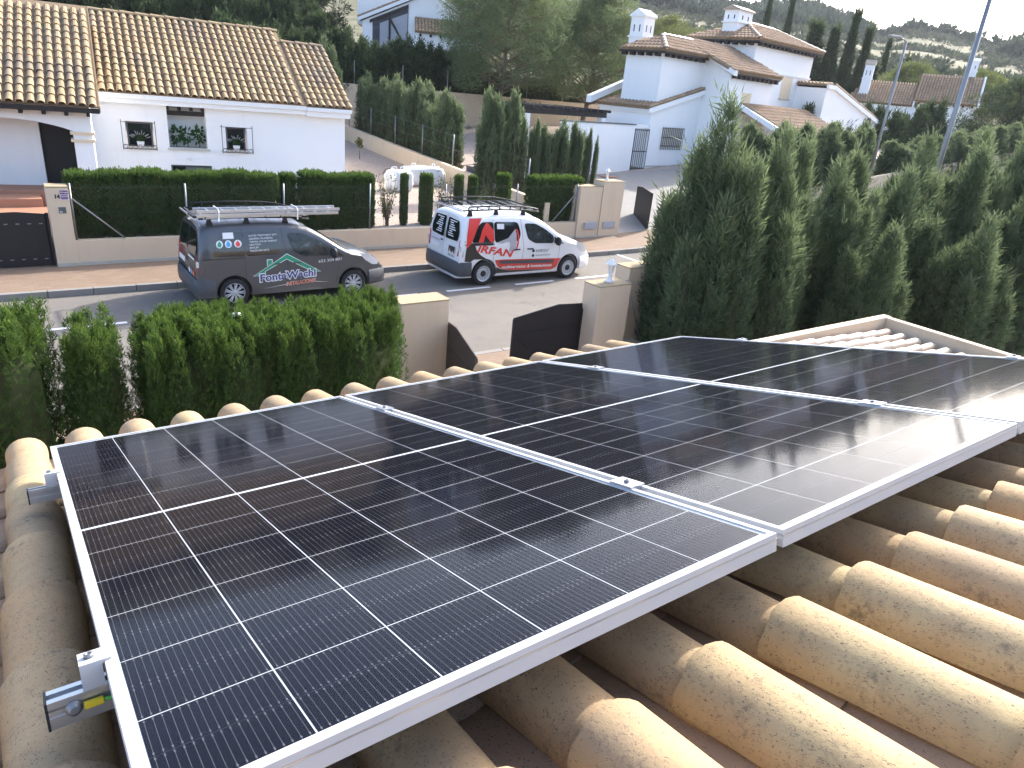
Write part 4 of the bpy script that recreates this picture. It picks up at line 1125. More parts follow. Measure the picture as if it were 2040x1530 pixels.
# tall conifers right
cmesh = [plume_mesh('conifer_%d' % i, 50 + i, 4.0, .95, (17, 21, 26)[i], 16000, .18, .011, 7, 'fol_conifer', None, .42, 1.5, pr=.33, minh=(.45, .6, .72)[i], round_=(.5, .6, .5)[i]) for i in range(3)]
RC = [ # x, y, height, radius scale, mesh
 (9.60, 7.55, 4.45, 1.0, 1, 'tallest conifer at the left end of the right hedge, above the lantern pillar'),
 (10.6, 7.3, 3.95, .85, 2, 'conifer second from the left end of the tall right hedge'),
 (11.6, 7.6, 3.85, .85, 0, 'pointed conifer with a loose tip, third in the tall right hedge'),
 (12.7, 7.3, 3.55, .9, 2, 'rounded low conifer filling the dip of the right hedge'),
 (13.6, 7.6, 3.7, .85, 0, 'conifer with light frond tips under the gap showing the beige wall'),
 (14.6, 7.2, 3.45, .95, 2, 'broad round topped conifer in the middle of the right hedge'),
 (15.9, 7.5, 4.2, .9, 1, 'pointed feathery conifer in front of the gap right of the white house'),
 (17.2, 7.1, 3.95, .95, 0, 'dense conifer before the foot of the near lamp post'),
 (18.6, 7.5, 4.2, .95, 2, 'dense conifer just right of the near lamp post'),
 (19.8, 7.0, 4.35, 1.0, 1, 'pointed light tipped conifer near the right edge of the hedge'),
 (21.4, 7.3, 5.1, 1.1, 0, 'tall conifer cut by the right edge of the photo'),
 (15.0, 5.6, 3.0, .85, 1, 'nearer conifer standing before the hedge at the right edge'),
 (12.4, 6.1, 2.75, .8, 0, 'low nearer conifer just beyond the tiled outbuilding parapet'),
 (17.8, 5.9, 3.5, .9, 2, 'bushy nearer conifer at the lower right behind the parapet')]
for i, (x, y, h, rs, k, lb) in enumerate(RC):
    plant('conifer', lb, 'conifer', cmesh[k], (x, y, .1), i * 1.3, (rs, rs, h / 4.0), tk, 'conifers of the tall right hedge')

# ------------------------------------------------------------------ far side: front wall, pillars, gates
fw = thing('street_wall', 'long low beige wall along the far pavement behind both vans', 'wall', (1.36, 18.3, .13))
MB().box(0, 16.02 - 1.36, 0, .2, 0, .56).build('wall', 'wall_beige', fw)
sk_me = MB().box(0, .63, -.022, .0, 0, .085).mesh('skirting_stone', 'stone_light', bevel=.004)
for k in range(23): mobj('skirting_stone', sk_me, fw, (.0 + .637 * k, -.002, 0))
p14 = thing('gate_pillar', 'beige gate pillar with house number 14 and a purple sign', 'pillar', (.95, 18.28, .13))
MB().box(0, .41, 0, .45, 0, 1.72).build('shaft', 'wall_beige', p14, bevel=.01)
MB().box(-.004, .414, -.004, .454, 1.72, 1.75).build('cap', 'wall_beige_top', p14, bevel=.005)
V, F = text2d('14', .11, 0, .006)
me = mesh_from('house_number', [(a, 0, b) for a, b in V], F, 'iron_black'); mobj('house_number', me, p14, (.13, -.004, 1.50))
plain('sign_purple', (.10, .03, .10), .5); plain('sign_pink', (.66, .58, .66), .5)
sg = thing_part('sign', p14, (.24, -.003, 1.46)); sg['label'] = 'purple and white alarm sign'
MB().box(0, .165, -.010, 0, 0, .215).build('plate', 'sign_pink', sg, bevel=.004)
MB().box(.008, .157, -.0125, -.009, .125, .207).build('band', 'sign_purple', sg); MB().box(.008, .157, -.0125, -.009, .052, .068).build('band', 'sign_purple', sg); MB().box(.02, .145, -.012, -.009, .02, .045).build('band', 'sign_purple', sg)
V, F = text2d('Grupo', .055, 0, .002); mobj('sign_text', mesh_from('sign_text', [(a, 0, b) for a, b in V], F, 'sign_pink'), sg, (.018, -.0140, .152))
for k in range(6): MB().box(.02 + .021 * k, .036 + .021 * k, -.012, -.009, .082, .108).build('sign_letter', 'sign_purple', sg)
ic = MB().box(.18, .32, -.012, .0, 1.18, 1.31).build('intercom', 'shutter_grey', p14, bevel=.004)
MB().box(.20, .245, -.014, -.011, 1.20, 1.22).build('call_button', 'white_paint', ic)
for k in range(1): mobj('skirting_stone', sk_me, p14, (-.0, -.002, 0), None, (.6, 1, 1))
g14 = thing('driveway_gate', 'black sheet metal gate with raised studs left of pillar 14', 'gate', (-3.0, 18.38, .15))
for (x0, x1) in ((0, 1.93), (1.95, 3.88)):
    pk = (x1 - .55) if x0 > 1 else (x0 + .55)
    MB().prism([(x0, 0), (x1, 0), (x1, 1.13), (pk, 1.18), (x0, 1.13)], 0, .04, 'y').build('leaf', 'gate_black', g14)
    for k in range(9):
        for z in (.15, .92): MB().box(x0 + .1 + k * .21, x0 + .17 + k * .21, -.012, 0, z, z + .02).build('stud', 'galv', g14)
MB().box(3.86, 3.93, .0, .05, 0, 1.15).build('post', 'gate_black', g14)
pR = thing('gate_pillar', 'stepped double beige pillar with two grey meter boxes', 'pillar', (16.03, 18.26, .1))
MB().box(0, .98, 0, .5, 0, 1.75).build('shaft', 'wall_beige', pR, bevel=.01); MB().box(-.003, .975, -.003, .503, 1.75, 1.775).build('cap', 'wall_beige_top', pR)
MB().box(.985, 1.95, -.03, .52, 0, 1.92).build('shaft', 'wall_beige', pR, bevel=.01); MB().box(.982, 1.953, -.033, .523, 1.92, 1.945).build('cap', 'wall_beige_top', pR)
for x0 in (.30, 1.14):
    bx_ = MB().box(x0, x0 + .58, -.055 if x0 < 1 else -.06, .02, .34, .58).build('meter_box', 'meter_grey', pR, bevel=.006); MB().box(x0 + .03, x0 + .55, -.062 if x0 < 1 else -.068, -.05, .37, .55).build('door', 'meter_grey', bx_)
for k in range(4): mobj('skirting_stone', sk_me, pR, (.0 + .487 * k, -.034, .02), None, (.75, 1, 1))
lantern('white lantern on the stepped pillar across the street', (17.35, 18.5, 2.05))
gl = thing('driveway_gate', 'black gate leaf standing open beyond the white house driveway', 'gate', (19.62, 18.4, .3), R(62))
MB().prism([(0, 0), (1.9, 0), (1.9, 1.3), (1.3, 1.36), (0, 1.3)], -.02, .02, 'y').build('leaf', 'gate_black', gl)
m = MB()
for (xa, xb, ya, yb, kk) in ((18.06, 21.86, 18.40, 25.45, 1.0), (21.862, 31, 19.35, 25.45, .6)):
    nn = 6
    for i in range(nn):
        u0, u1 = xa + (xb - xa) * i / nn, xa + (xb - xa) * (i + 1) / nn
        zz = lambda X, Y: .14 + rz_(X) * kk + .13 * (Y - 18.42)
        m.quadpoly([(u0, ya, zz(u0, ya)), (u1, ya, zz(u1, ya)), (u1, yb, zz(u1, yb)), (u0, yb, zz(u0, yb))])
struct(m.build('driveway', 'driveway_concrete', None))
wr = thing('street_wall', 'beige wall across the street right of the white house driveway', 'wall', (21.95, 18.3, 0))
m = MB()
for k in range(14):
    x0, x1 = 21.95 + k * 2.0, 21.95 + k * 2.0 + 2.0
    m.hexa([(x0 - 21.95, 0, rz_(x0)), (x1 - 21.95, 0, rz_(x1)), (x1 - 21.95, .2, rz_(x1)), (x0 - 21.95, .2, rz_(x0)), (x0 - 21.95, 0, rz_(x0) + .75), (x1 - 21.95, 0, rz_(x1) + .75), (x1 - 21.95, .2, rz_(x1) + .75), (x0 - 21.95, .2, rz_(x0) + .75)])
m.build('wall', 'wall_beige', wr)
bkw = thing('garden_wall', 'tall beige wall seen in the gap between the far right hedges', 'wall', (33.5, 21.0, 1.0)); MB().box(0, 9, 0, .2, 0, 1.9).build('wall', 'wall_beige', bkw)
fence('chain_fence', 'chain link fence on the far wall in front of the clipped hedge', [(1.40, 18.4, 0), (3.75, 18.4, 0), (6.1, 18.4, 0), (8.49, 18.4, 0), (10.9, 18.4, 0), (13.5, 18.4, 0), (15.98, 18.4, 0)], .69, 1.9, [((1.42, 18.38, 1.6), (2.36, 18.38, .70)), ((15.9, 18.38, 1.6), (15.0, 18.38, .70))], d=.10, r=.0007)
# divider wall running back
dw = thing('divider_wall', 'beige wall with fence posts running back between the two gardens', 'wall', (14.9, 18.55, 0))
m = MB()
for k in range(11):
    y0, y1 = k * 1.95, (k + 1) * 1.95; z0, z1 = lot(14.9, 18.55 + y0), lot(14.9, 18.55 + y1)
    m.hexa([(-.1, y0, z0 - .2), (.1, y0, z0 - .2), (.1, y1, z1 - .2), (-.1, y1, z1 - .2), (-.1, y0, z0 + .66), (.1, y0, z0 + .66), (.1, y1, z1 + .66), (-.1, y1, z1 + .66)])
m.build('wall', 'wall_beige', dw)
for k in range(8):
    y = 1.2 + k * 2.5; z = lot(14.9, 18.55 + y) + .6; MB().tube([(0, y, z), (0, y, z + 1.25)], .024, 8).build('post', 'galv', dw, True)
for hh in (.7, 1.2): MB().tube([(0, 1.2, lot(14.9, 19.75) + .6 + hh), (0, 18.7, lot(14.9, 37.3) + .6 + hh)], .003, 4).build('wire', 'galv', dw)
bw = thing('garden_wall', 'tall beige retaining wall behind the gravel garden, under the dark hedge', 'wall', (10, 40, 0))
MB().box(0, 32, 0, .25, 1.2, 4.1).build('wall', 'wall_beige', bw)
for k in range(11): MB().tube([(1.5 + 3 * k, .12, 4.1), (1.5 + 3 * k, .12, 5.3)], .03, 6).build('post', 'galv', bw)
MB().box(29.2, 29.9, -.03, .28, 4.1, 4.75).build('pier', 'wall_beige', bw)

# front clipped hedge on the far side
fh = [plant_mesh('far_hedge_%d' % i, 70 + i, 1.47, .36, .34, 3000, .09, .013, 5, 'fol_hedge', 'box', .12, .93, .12, dead=.10) for i in range(3)]
hd2 = thing('hedge', 'clipped hedge behind the wire fence in front of the white bungalow', 'hedge', (5, 18.95, .6))
for i in range(11):
    if i == 7: continue
    mobj('shrub', fh[i % 3], hd2, (1.72 + i * .67 - 5, 0, 0), (0, 0, math.pi * (i % 2)), (1.0, 1, 1 + .02 * (i % 3)))
mobj('shrub', fh[1], hd2, (6.40 - 5, .05, 0), None, (.55, .7, 1.0)); mobj('shrub', fh[0], hd2, (8.65 - 5, -.02, 0), None, (.38, .8, 1.0))
hd3 = thing('hedge', 'dense clipped hedge block against the double pillar with meter boxes', 'hedge', (15.5, 18.95, .6))
for i in range(3): mobj('shrub', fh[i % 3], hd3, (-.72 + i * .68, 0, 0), (0, 0, math.pi * i), (1.05, 1, 1.0))
slim = [(9.82, .28, 1.0, 'slim clipped shrub alone beside the white sacks'), (10.55, .52, 1.0, 'clipped shrub in front of the larger white sack'), (11.68, .36, .98, 'clipped shrub above the rear of the white van'), (12.18, .40, .97, 'pale stemmed clipped shrub over the white van roof rack'), (13.35, .62, 1.02, 'clipped shrub left of the fence post over the white van front')]
for x, s, hh, lb in slim: plant('shrub', lb, 'shrub', fh[int(x) % 3], (x, 18.95, .62), x, (s, s * 1.1, hh), None, 'separate shrubs behind the far fence', 'foliage')
lo = [plant_mesh('loose_shrub_%d' % i, 90 + i, 1.5, .45, .35, 420, .10, .02, 3, 'fol_shrub', 'column', .35, .6, .5, upb=.3) for i in range(1)]
def twig_shrub(name, lb, loc, h, r, seed, n=26, leaf='fol_shrub'):
    rng = np.random.default_rng(seed); p = thing(name, lb, 'shrub', loc); m = MB(); P = []
    for k in range(n):
        a = rng.uniform(0, 6.28); q = rng.uniform(.2, 1) * r; hh = h * rng.uniform(.5, 1.0)
        m.tube([(rng.normal(0, .03), rng.normal(0, .03), 0), (math.cos(a) * q * .5, math.sin(a) * q * .5, hh * .55), (math.cos(a) * q, math.sin(a) * q, hh)], [.008, .006, .003], 4)
        for t_ in rng.uniform(.3, 1, 14): P.append((math.cos(a) * q * t_ + rng.normal(0, .04), math.sin(a) * q * t_ + rng.normal(0, .04), hh * t_ + rng.normal(0, .04)))
    m.build('stem', 'bark', p)
    P = np.array(P); N_ = len(P); D = nrm(rng.normal(size=(N_, 3)) + [0, 0, .5])
    V, T, Lf = blades(P, D, nrm(np.cross(D, rng.normal(size=(N_, 3)))), rng.uniform(.05, .10, N_), rng.uniform(.014, .026, N_), rng.uniform(0, 1, N_), rng.uniform(0, 1, N_), np.zeros(N_))
    mobj('leaves', np_mesh('leaves', V, T, Lf, leaf), p)
twig_shrub('loose_shrub', 'loose yellowish shrub between the fence post and slim shrub', (9.28, 18.95, .62), 1.5, .42, 5, 34)
twig_shrub('loose_shrub', 'thin leggy shrub with white blossoms above the white van rear', (11.12, 18.95, .62), 1.6, .40, 6, 26, 'fol_dry')
twig_shrub('loose_shrub', 'ragged dark shrub over the middle of the white van', (12.80, 18.95, .62), 1.3, .36, 8, 30, 'fol_hedge')

# row along the divider and in the white house front garden
mh = [plume_mesh('mid_hedge_%d' % i, 110 + i, 3.0, .58, 11, 4400, .19, .018, 5, 'fol_conifer', None, .62, .9, dead=.45, pr=.22, minh=.8, round_=.5, tipamt=.7) for i in range(3)]
hd4 = thing('hedge', 'tall ragged cypress hedge with brown lower stems along the divider wall', 'hedge', (15.75, 30, 1.3))
for i in range(9): mobj('shrub', mh[i % 3], hd4, (rr.uniform(-.1, .1), -3.5 + i * 1.0, .056 * (-3.5 + i) - .02), (0, 0, i), (1.05, 1.05, (1.02, .98, 1.05, 1.06, 1.1, 1.05, .98, 1.06, 1.0)[i]))
G2 = [(14.75, 1.0, 3.55, 'tall cypress with a pointed top, left end of the cypress row'), (15.45, 1.05, 3.95, 'tallest pointed cypress of the row before the white house'), (16.1, .7, 3.0, 'narrow cypress right of the tallest in the row'), (16.75, .5, 2.75, 'bare stemmed cypress in the row before the white house'), (17.35, .85, 2.8, 'cypress under the left end of the dark pergola'), (18.05, .8, 2.75, 'cypress in the middle of the row under the pergola'), (18.75, .75, 2.7, 'cypress before the white garden wall'), (19.35, .4, 2.75, 'thin ragged cypress near the right end of the row'), (19.85, .28, 2.2, 'thinnest cypress at the right end of the row')]
for i, (x, s, h, lb) in enumerate(G2): plant('cypress', lb, 'cypress', mh[i % 3], (x, 22.0, lot(x, 22.0) - .05), i, (s * .8, s * .8, h / 3.0), tk, 'cypress row before the white house')
# the dark hedge behind
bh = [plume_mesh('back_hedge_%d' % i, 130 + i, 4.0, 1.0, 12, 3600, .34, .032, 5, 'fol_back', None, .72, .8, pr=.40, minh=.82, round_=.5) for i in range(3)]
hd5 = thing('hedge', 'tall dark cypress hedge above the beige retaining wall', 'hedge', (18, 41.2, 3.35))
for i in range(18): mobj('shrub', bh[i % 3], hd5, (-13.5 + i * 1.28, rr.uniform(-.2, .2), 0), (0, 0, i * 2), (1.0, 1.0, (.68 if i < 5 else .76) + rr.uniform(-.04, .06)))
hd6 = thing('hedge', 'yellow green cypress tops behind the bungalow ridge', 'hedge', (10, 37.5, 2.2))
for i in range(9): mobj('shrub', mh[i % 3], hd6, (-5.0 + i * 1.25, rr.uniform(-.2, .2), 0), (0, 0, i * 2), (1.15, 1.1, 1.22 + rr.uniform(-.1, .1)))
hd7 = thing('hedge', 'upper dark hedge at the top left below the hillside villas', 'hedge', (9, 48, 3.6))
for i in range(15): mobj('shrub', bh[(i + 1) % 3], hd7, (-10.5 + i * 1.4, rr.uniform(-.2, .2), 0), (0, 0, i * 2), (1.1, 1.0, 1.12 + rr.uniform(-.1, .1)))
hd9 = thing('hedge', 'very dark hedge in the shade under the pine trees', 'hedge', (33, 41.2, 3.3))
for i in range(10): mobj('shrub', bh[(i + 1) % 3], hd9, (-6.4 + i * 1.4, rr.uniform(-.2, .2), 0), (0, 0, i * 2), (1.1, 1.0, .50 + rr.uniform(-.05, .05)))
# far right street hedges
hd8 = thing('hedge', 'tall feathery hedge before the right wing of the white house', 'hedge', (29.5, 18.95, 0))
for i in range(9):
    x = 25.6 + i * 1.02; mobj('shrub', mh[i % 3], hd8, (x - 29.5, 0, rz_(x) + .3), (0, 0, i), (1.3, 1.2, (3.75 + .05 * i - rz_(x)) / 3.0))
hdA = thing('hedge', 'feathery hedge right of the gap, behind the near lamp post', 'hedge', (42, 18.95, 0))
for i in range(12):
    x = 37.0 + i * 1.15; mobj('shrub', mh[i % 3], hdA, (x - 42, 0, rz_(x) - .2), (0, 0, i), (1.4, 1.3, (4.0 + .13 * i - rz_(x)) / 3.0))
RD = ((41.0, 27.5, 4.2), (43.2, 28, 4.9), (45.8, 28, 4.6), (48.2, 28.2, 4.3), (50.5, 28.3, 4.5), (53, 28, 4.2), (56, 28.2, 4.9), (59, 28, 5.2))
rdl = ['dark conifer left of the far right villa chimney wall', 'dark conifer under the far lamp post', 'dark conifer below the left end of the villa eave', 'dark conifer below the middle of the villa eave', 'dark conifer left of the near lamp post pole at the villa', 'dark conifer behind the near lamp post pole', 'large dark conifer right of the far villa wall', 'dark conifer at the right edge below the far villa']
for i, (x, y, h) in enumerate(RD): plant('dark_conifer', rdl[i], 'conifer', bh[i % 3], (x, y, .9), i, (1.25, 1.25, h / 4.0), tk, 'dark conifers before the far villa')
# ------------------------------------------------------------------ house building helpers
def holed_wall(x0, x1, z0, z1, y0, y1, holes):
    """upright wall with rectangular openings; holes (xa, xb, za, zb)"""
    m = MB(); X = sorted(set([x0, x1] + [h[i] for h in holes for i in (0, 1)])); Z = sorted(set([z0, z1] + [h[i] for h in holes for i in (2, 3)]))
    def inh(a, b): return any(h[0] - 1e-6 < a < h[1] + 1e-6 and h[2] - 1e-6 < b < h[3] + 1e-6 for h in holes)
    for xa, xb in zip(X, X[1:]):
        for za, zb in zip(Z, Z[1:]):
            if inh((xa + xb) / 2, (za + zb) / 2): continue
            m.quadpoly([(xa, y0, za), (xb, y0, za), (xb, y0, zb), (xa, y0, zb)]); m.quadpoly([(xb, y1, za), (xa, y1, za), (xa, y1, zb), (xb, y1, zb)])
    for a, b, c, d in holes:
        for q in ([(a, y0, c), (a, y1, c), (a, y1, d), (a, y0, d)], [(b, y1, c), (b, y0, c), (b, y0, d), (b, y1, d)], [(a, y0, d), (a, y1, d), (b, y1, d), (b, y0, d)], [(a, y1, c), (a, y0, c), (b, y0, c), (b, y1, c)]): m.quadpoly(q)
    for q in ([(x0, y1, z0), (x0, y0, z0), (x0, y0, z1), (x0, y1, z1)], [(x1, y0, z0), (x1, y1, z0), (x1, y1, z1), (x1, y0, z1)], [(x0, y0, z1), (x1, y0, z1), (x1, y1, z1), (x0, y1, z1)]): m.quadpoly(q)
    return m
def wall_build(m, name, mat, parent):
    return mobj(name, mesh_from(name, m.v, m.f, mat), parent)
def simple_tile(seg=5, L=.42, w0=.088, w1=.07, h0=.078, h1=.062, rise=.02):
    V, F = [], []
    for j, (w_, h, y, zo) in enumerate(((w0, h0, 0, rise), (w1, h1, L, 0))):
        for k in range(seg + 1):
            a = math.pi * k / seg; V.append((-math.cos(a) * w_, y, zo + math.sin(a) * h))
    n = seg + 1
    for k in range(seg): F.append((k, k + 1, n + k + 1, n + k))
    V += [(-w0 + .02, 0, rise), (w0 - .02, 0, rise)]
    F.append(tuple(range(n)))
    return V, F
STV, STF = simple_tile()
def inpoly(p, poly):
    c = False; n = len(poly)
    for i in range(n):
        (x1, y1), (x2, y2) = poly[i], poly[i - 1]
        if (y1 > p[1]) != (y2 > p[1]) and p[0] < (x2 - x1) * (p[1] - y1) / (y2 - y1) + x1: c = not c
    return c
def tiled(parent, pts, up, mat='clay_far', pit=.225, exp=.37, deck='clay_house_pan', th=.12, name='roof'):
    """deck slab plus joined tile rows over a planar polygon (local points); up = in-plane upslope vector"""
    P = [Vector(p) for p in pts]; o = P[0]; up = Vector(up).normalized()
    n = (P[1] - P[0]).cross(P[2] - P[0]).normalized()
    if n.z < 0: n = -n
    up = (up - n * up.dot(n)).normalized(); xd = up.cross(n).normalized()
    poly = [((p - o).dot(xd), (p - o).dot(up)) for p in P]
    m = MB(); b = [p - n * th for p in P]; k = len(P)
    m.v = [tuple(p) for p in b] + [tuple(p - n * .005) for p in P]
    m.f = [tuple(range(k)), tuple(range(k, 2 * k))] + [(i, (i + 1) % k, k + (i + 1) % k, k + i) for i in range(k)]
    rf = m.build(name, deck, parent)
    x0, x1 = min(p[0] for p in poly), max(p[0] for p in poly); y0, y1 = min(p[1] for p in poly), max(p[1] for p in poly)
    V, F = [], []; rg = random.Random(int(x1 * 100) + len(pts))
    x = x0 + pit / 2
    while x < x1:
        y = y0 - .04
        while y < y1 - .1:
            if inpoly((x, y + exp * .5), poly):
                bI = len(V); jx = rg.uniform(-.006, .006)
                for a, c, d in STV:
                    q = o + xd * (x + jx + a) + up * (y + c) + n * d; V.append(tuple(q))
                F += [tuple(bI + i for i in f) for f in STF]
            y += exp
        x += pit
    if V: tag(mobj('roof_tiles', mesh_from('roof_tiles', V, F, mat, False), rf), kind='stuff')
    return rf
def ridge_caps(parent, a, b, mat='clay_house', step=.42, r=.11):
    a, b = Vector(a), Vector(b); L = (b - a).length; n = max(1, int(L / step)); d = (b - a) / n
    V, F = simple_tile(6, step + .05, r, r * .86, r * .8, r * .7, .015)
    me = mesh_from('ridge_tile', V, F, mat, False)
    u = d.normalized(); rz = math.atan2(-u.x, u.y); rx = math.asin(max(-1, min(1, u.z)))
    for i in range(n):
        o = mobj('ridge_tile', me, parent, a + d * i); o.rotation_euler = (Matrix.Rotation(rz, 3, 'Z') @ Matrix.Rotation(rx, 3, 'X')).to_euler()

# ------------------------------------------------------------------ white bungalow on the left
LH = thing('bungalow', 'white bungalow with ochre tiled roof behind the clipped hedge, number 14', 'house', (2.87, 24.0, 0), R(-7))
holes = [(.57, 1.31, 2.08, 2.82), (1.70, 2.77, 2.11, 3.30), (3.31, 3.94, 2.08, 2.80), (1.69, 2.85, .95, 1.62)]
m = holed_wall(-.25, 7.05, .55, 3.36, .35, .60, holes); wall_build(m, 'wall', 'wall_white', LH)
m = MB()
m.quadpoly([(7.05, .60, .55), (7.05, 7.6, .55), (7.05, 7.6, 3.4), (7.05, 4.0, 5.3), (7.05, .6, 3.55)]); m.build('gable_wall', 'wall_white', LH)
m = MB().prism([(5.735, 3.3), (7.2, 3.3), (7.2, 3.57), (5.735, 3.57)], .02, .345, 'y')
MB().box(-.02, 5.735, .10, .345, 3.31, 3.44).build('cornice', 'wall_white', LH, bevel=.012); MB().box(-.02, 5.735, .02, .345, 3.445, 3.575).build('cornice', 'wall_white', LH, bevel=.012)
MB().box(5.74, 7.16, .06, .345, 3.27, 3.43).build('cornice', 'wall_white', LH, bevel=.012); MB().box(5.74, 7.20, -.02, .345, 3.435, 3.55).build('cornice', 'wall_white', LH, bevel=.012)
# roof decks
TA = math.atan(.5)
def deck(x0, x1, ye, ze, run, nm='roof'):
    mm = MB(); mm.hexa([(x0, ye + .03, ze - .03), (x1, ye + .03, ze - .03), (x1, ye + run, ze + run * .5 - .10), (x0, ye + run, ze + run * .5 - .10), (x0, ye, ze), (x1, ye, ze), (x1, ye + run, ze + run * .5), (x0, ye + run, ze + run * .5)])
    return mm.build(nm, 'clay_house_pan', LH)
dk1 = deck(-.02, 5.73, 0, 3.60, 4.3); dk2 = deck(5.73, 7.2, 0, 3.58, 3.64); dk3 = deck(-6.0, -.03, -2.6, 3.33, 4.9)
for (x0, x1, yr, zr) in ((-.02, 5.73, 4.3, 5.75), (5.73, 7.2, 3.64, 5.40), (-6, -.03, 2.3, 5.78)):
    MB().hexa([(x0, yr, zr - .1), (x1, yr, zr - .1), (x1, yr + 3.6, zr - 1.9), (x0, yr + 3.6, zr - 1.9), (x0, yr, zr), (x1, yr, zr), (x1, yr + 3.6, zr - 1.8), (x0, yr + 3.6, zr - 1.8)]).build('roof', 'clay_house_pan', LH)
# verges
hts = [tile_mesh('roof_tile', 'clay_house', L=.43, w0=.090, w1=.073, h0=.082, h1=.068, seg=7, seed=60 + i, rise=.022) for i in range(3)]
stv, stf = [], []
def house_tiles(x0, n, ye, ze, rows, single_rows, pit=.2165):
    for c in range(n):
        for r_ in range(rows):
            s_ = r_ * .37 - .03
            loc = Vector((x0 + pit * (c + .5) + rr.uniform(-.006, .006), ye + math.cos(TA) * s_, ze + math.sin(TA) * s_ + .003))
            if r_ < single_rows:
                o = mobj('roof_tile', hts[(c + r_ * 2) % 3], LH, loc, None)
                o.rotation_euler = (TA + rr.uniform(-.01, .01), rr.uniform(-.04, .04), rr.uniform(-.015, .015))
                o.scale = (1, -1, 1)
            else:
                b = len(stv); rot = Matrix.Rotation(TA, 3, 'X')
                for a, cc, d in STV: stv.append(tuple(rot @ Vector((a, cc, d)) + loc))
                stf.extend(tuple(b + i for i in f) for f in STF)
house_tiles(-.02, 26, 0, 3.60, 13, 7); house_tiles(5.72, 7, 0, 3.58, 11, 6); house_tiles(-2.65, 12, -2.6, 3.33, 14, 6)
house_tiles(-6.0, 15, -2.6, 3.33, 14, 0)
clay('clay_house_join', (.40, .295, .17), island=True, dark=.6, patch=.75, pscale=.55, speck=40)
tag(mobj('roof_tiles', mesh_from('roof_tiles', stv, stf, 'clay_house_join'), LH), kind='stuff')
ridge_caps(LH, (-.02, 4.3, 5.77), (5.73, 4.3, 5.77)); ridge_caps(LH, (5.73, 3.64, 5.42), (7.2, 3.64, 5.42))
MB().hexa([(-.034, -2.6, 3.2), (.0, -2.6, 3.2), (.0, 2.3, 5.65), (-.034, 2.3, 5.65), (-.034, -2.6, 3.34), (.0, -2.6, 3.34), (.0, 2.3, 5.79), (-.034, 2.3, 5.79)]).build('verge', 'clay_house_pan', LH)
m = MB().quadpoly([(-.25, -2.2, .55), (-.25, .36, .55), (-.25, .36, 4.5), (-.25, -2.2, 3.3)]); m.build('side_wall', 'wall_white', LH)
# windows
def win(xa, xb, za, zb, y, sh='shutter_grey'):
    f = MB(); t_ = .045
    f.box(xa, xb, y, y + .05, za, za + t_).box(xa, xb, y, y + .05, zb - t_, zb).box(xa, xa + t_, y, y + .05, za + t_, zb - t_).box(xb - t_, xb, y, y + .05, za + t_, zb - t_)
    fo = f.build('window', sh, LH); MB().box(xa + t_, xb - t_, y + .02, y + .03, za + t_, zb - t_).build('pane', 'glass_dark', fo); return fo
for xa, xb in ((.60, 1.28), (3.34, 3.91)):
    w1 = win(xa, xb, 2.10, 2.79, .50); MB().box(xa - .07, xb + .07, .30, .50, 2.035, 2.078).build('sill', 'stone_light', w1)
LM = Matrix.Translation(LH.location) @ Matrix.Rotation(R(-7), 4, 'Z')
def lw(p): return LM @ Vector(p)
def plume_plant(lb, p):
    t = thing('plume_plant', lb, 'plant', lw(p), R(-7))
    MB().hexa([(-.08, -.05, 0), (.08, -.05, 0), (.08, .05, 0), (-.08, .05, 0), (-.10, -.06, .13), (.10, -.06, .13), (.10, .06, .13), (-.10, .06, .13)]).build('pot', 'plastic_white', t)
    rng = np.random.default_rng(4); n = 60; a = rng.uniform(-1.1, 1.1, n); D = nrm(np.stack([np.sin(a), rng.normal(0, .15, n), np.cos(a)], 1)); P = np.tile([0, 0, .12], (n, 1))
    V, T, Lf = blades(P, D, nrm(np.cross(D, rng.normal(size=(n, 3)))), rng.uniform(.15, .28, n), np.full(n, .008), rng.uniform(0, 1, n), np.zeros(n), np.zeros(n)); mobj('leaves', np_mesh('leaves', V, T, Lf, 'fol_hedge'), t)
    for k in range(11):
        a = -1.0 + .2 * k; MB().tube([(.20 * math.sin(a), 0, .12 + .20 * math.cos(a)), (.33 * math.sin(a), 0, .12 + .33 * math.cos(a) * (1 - .12 * (k % 3)))], [.003, .0065], 5).build('plume', 'bag_white', t)
plume_plant('white plumed pot plant behind the left window grille', (.93, .44, 2.12)); plume_plant('white plumed pot plant behind the right window grille', (3.62, .44, 2.12))
for lb, x0, x1 in (('ornamental black grille on the bungalow window nearer the porch', .46, 1.34), ('ornamental black grille on the right bungalow window', 3.17, 4.06)):
    g = thing('window_grille', lb, 'grille', lw(((x0 + x1) / 2, .10, 2.07)), R(-7), 'window grilles of the bungalow'); c = (x1 - x0) / 2; h = .74
    for x_ in (-c, c): MB().tube([(x_, 0, -.03), (x_, 0, h + .06)], .010, 6).build('bar', 'iron_black', g)
    for z_ in (0.0, .115, h): MB().tube([(-c, 0, z_), (c, 0, z_)], .007, 5).build('rail', 'iron_black', g)
    for s in (-1, 1): MB().tube([(s * c, 0, .02), (s * c, .25, .02)], .008, 5).build('bracket', 'iron_black', g); MB().tube([(s * c, 0, h), (s * c, .25, h)], .008, 5).build('bracket', 'iron_black', g)
    for k in range(7):
        x_ = -c + 2 * c * (k + .5) / 7; MB().tube([(x_ + .05 * math.cos(a), 0, .057 + .05 * math.sin(a)) for a in np.linspace(0, 2 * math.pi, 11)], .006, 4, False).build('ring', 'iron_black', g)
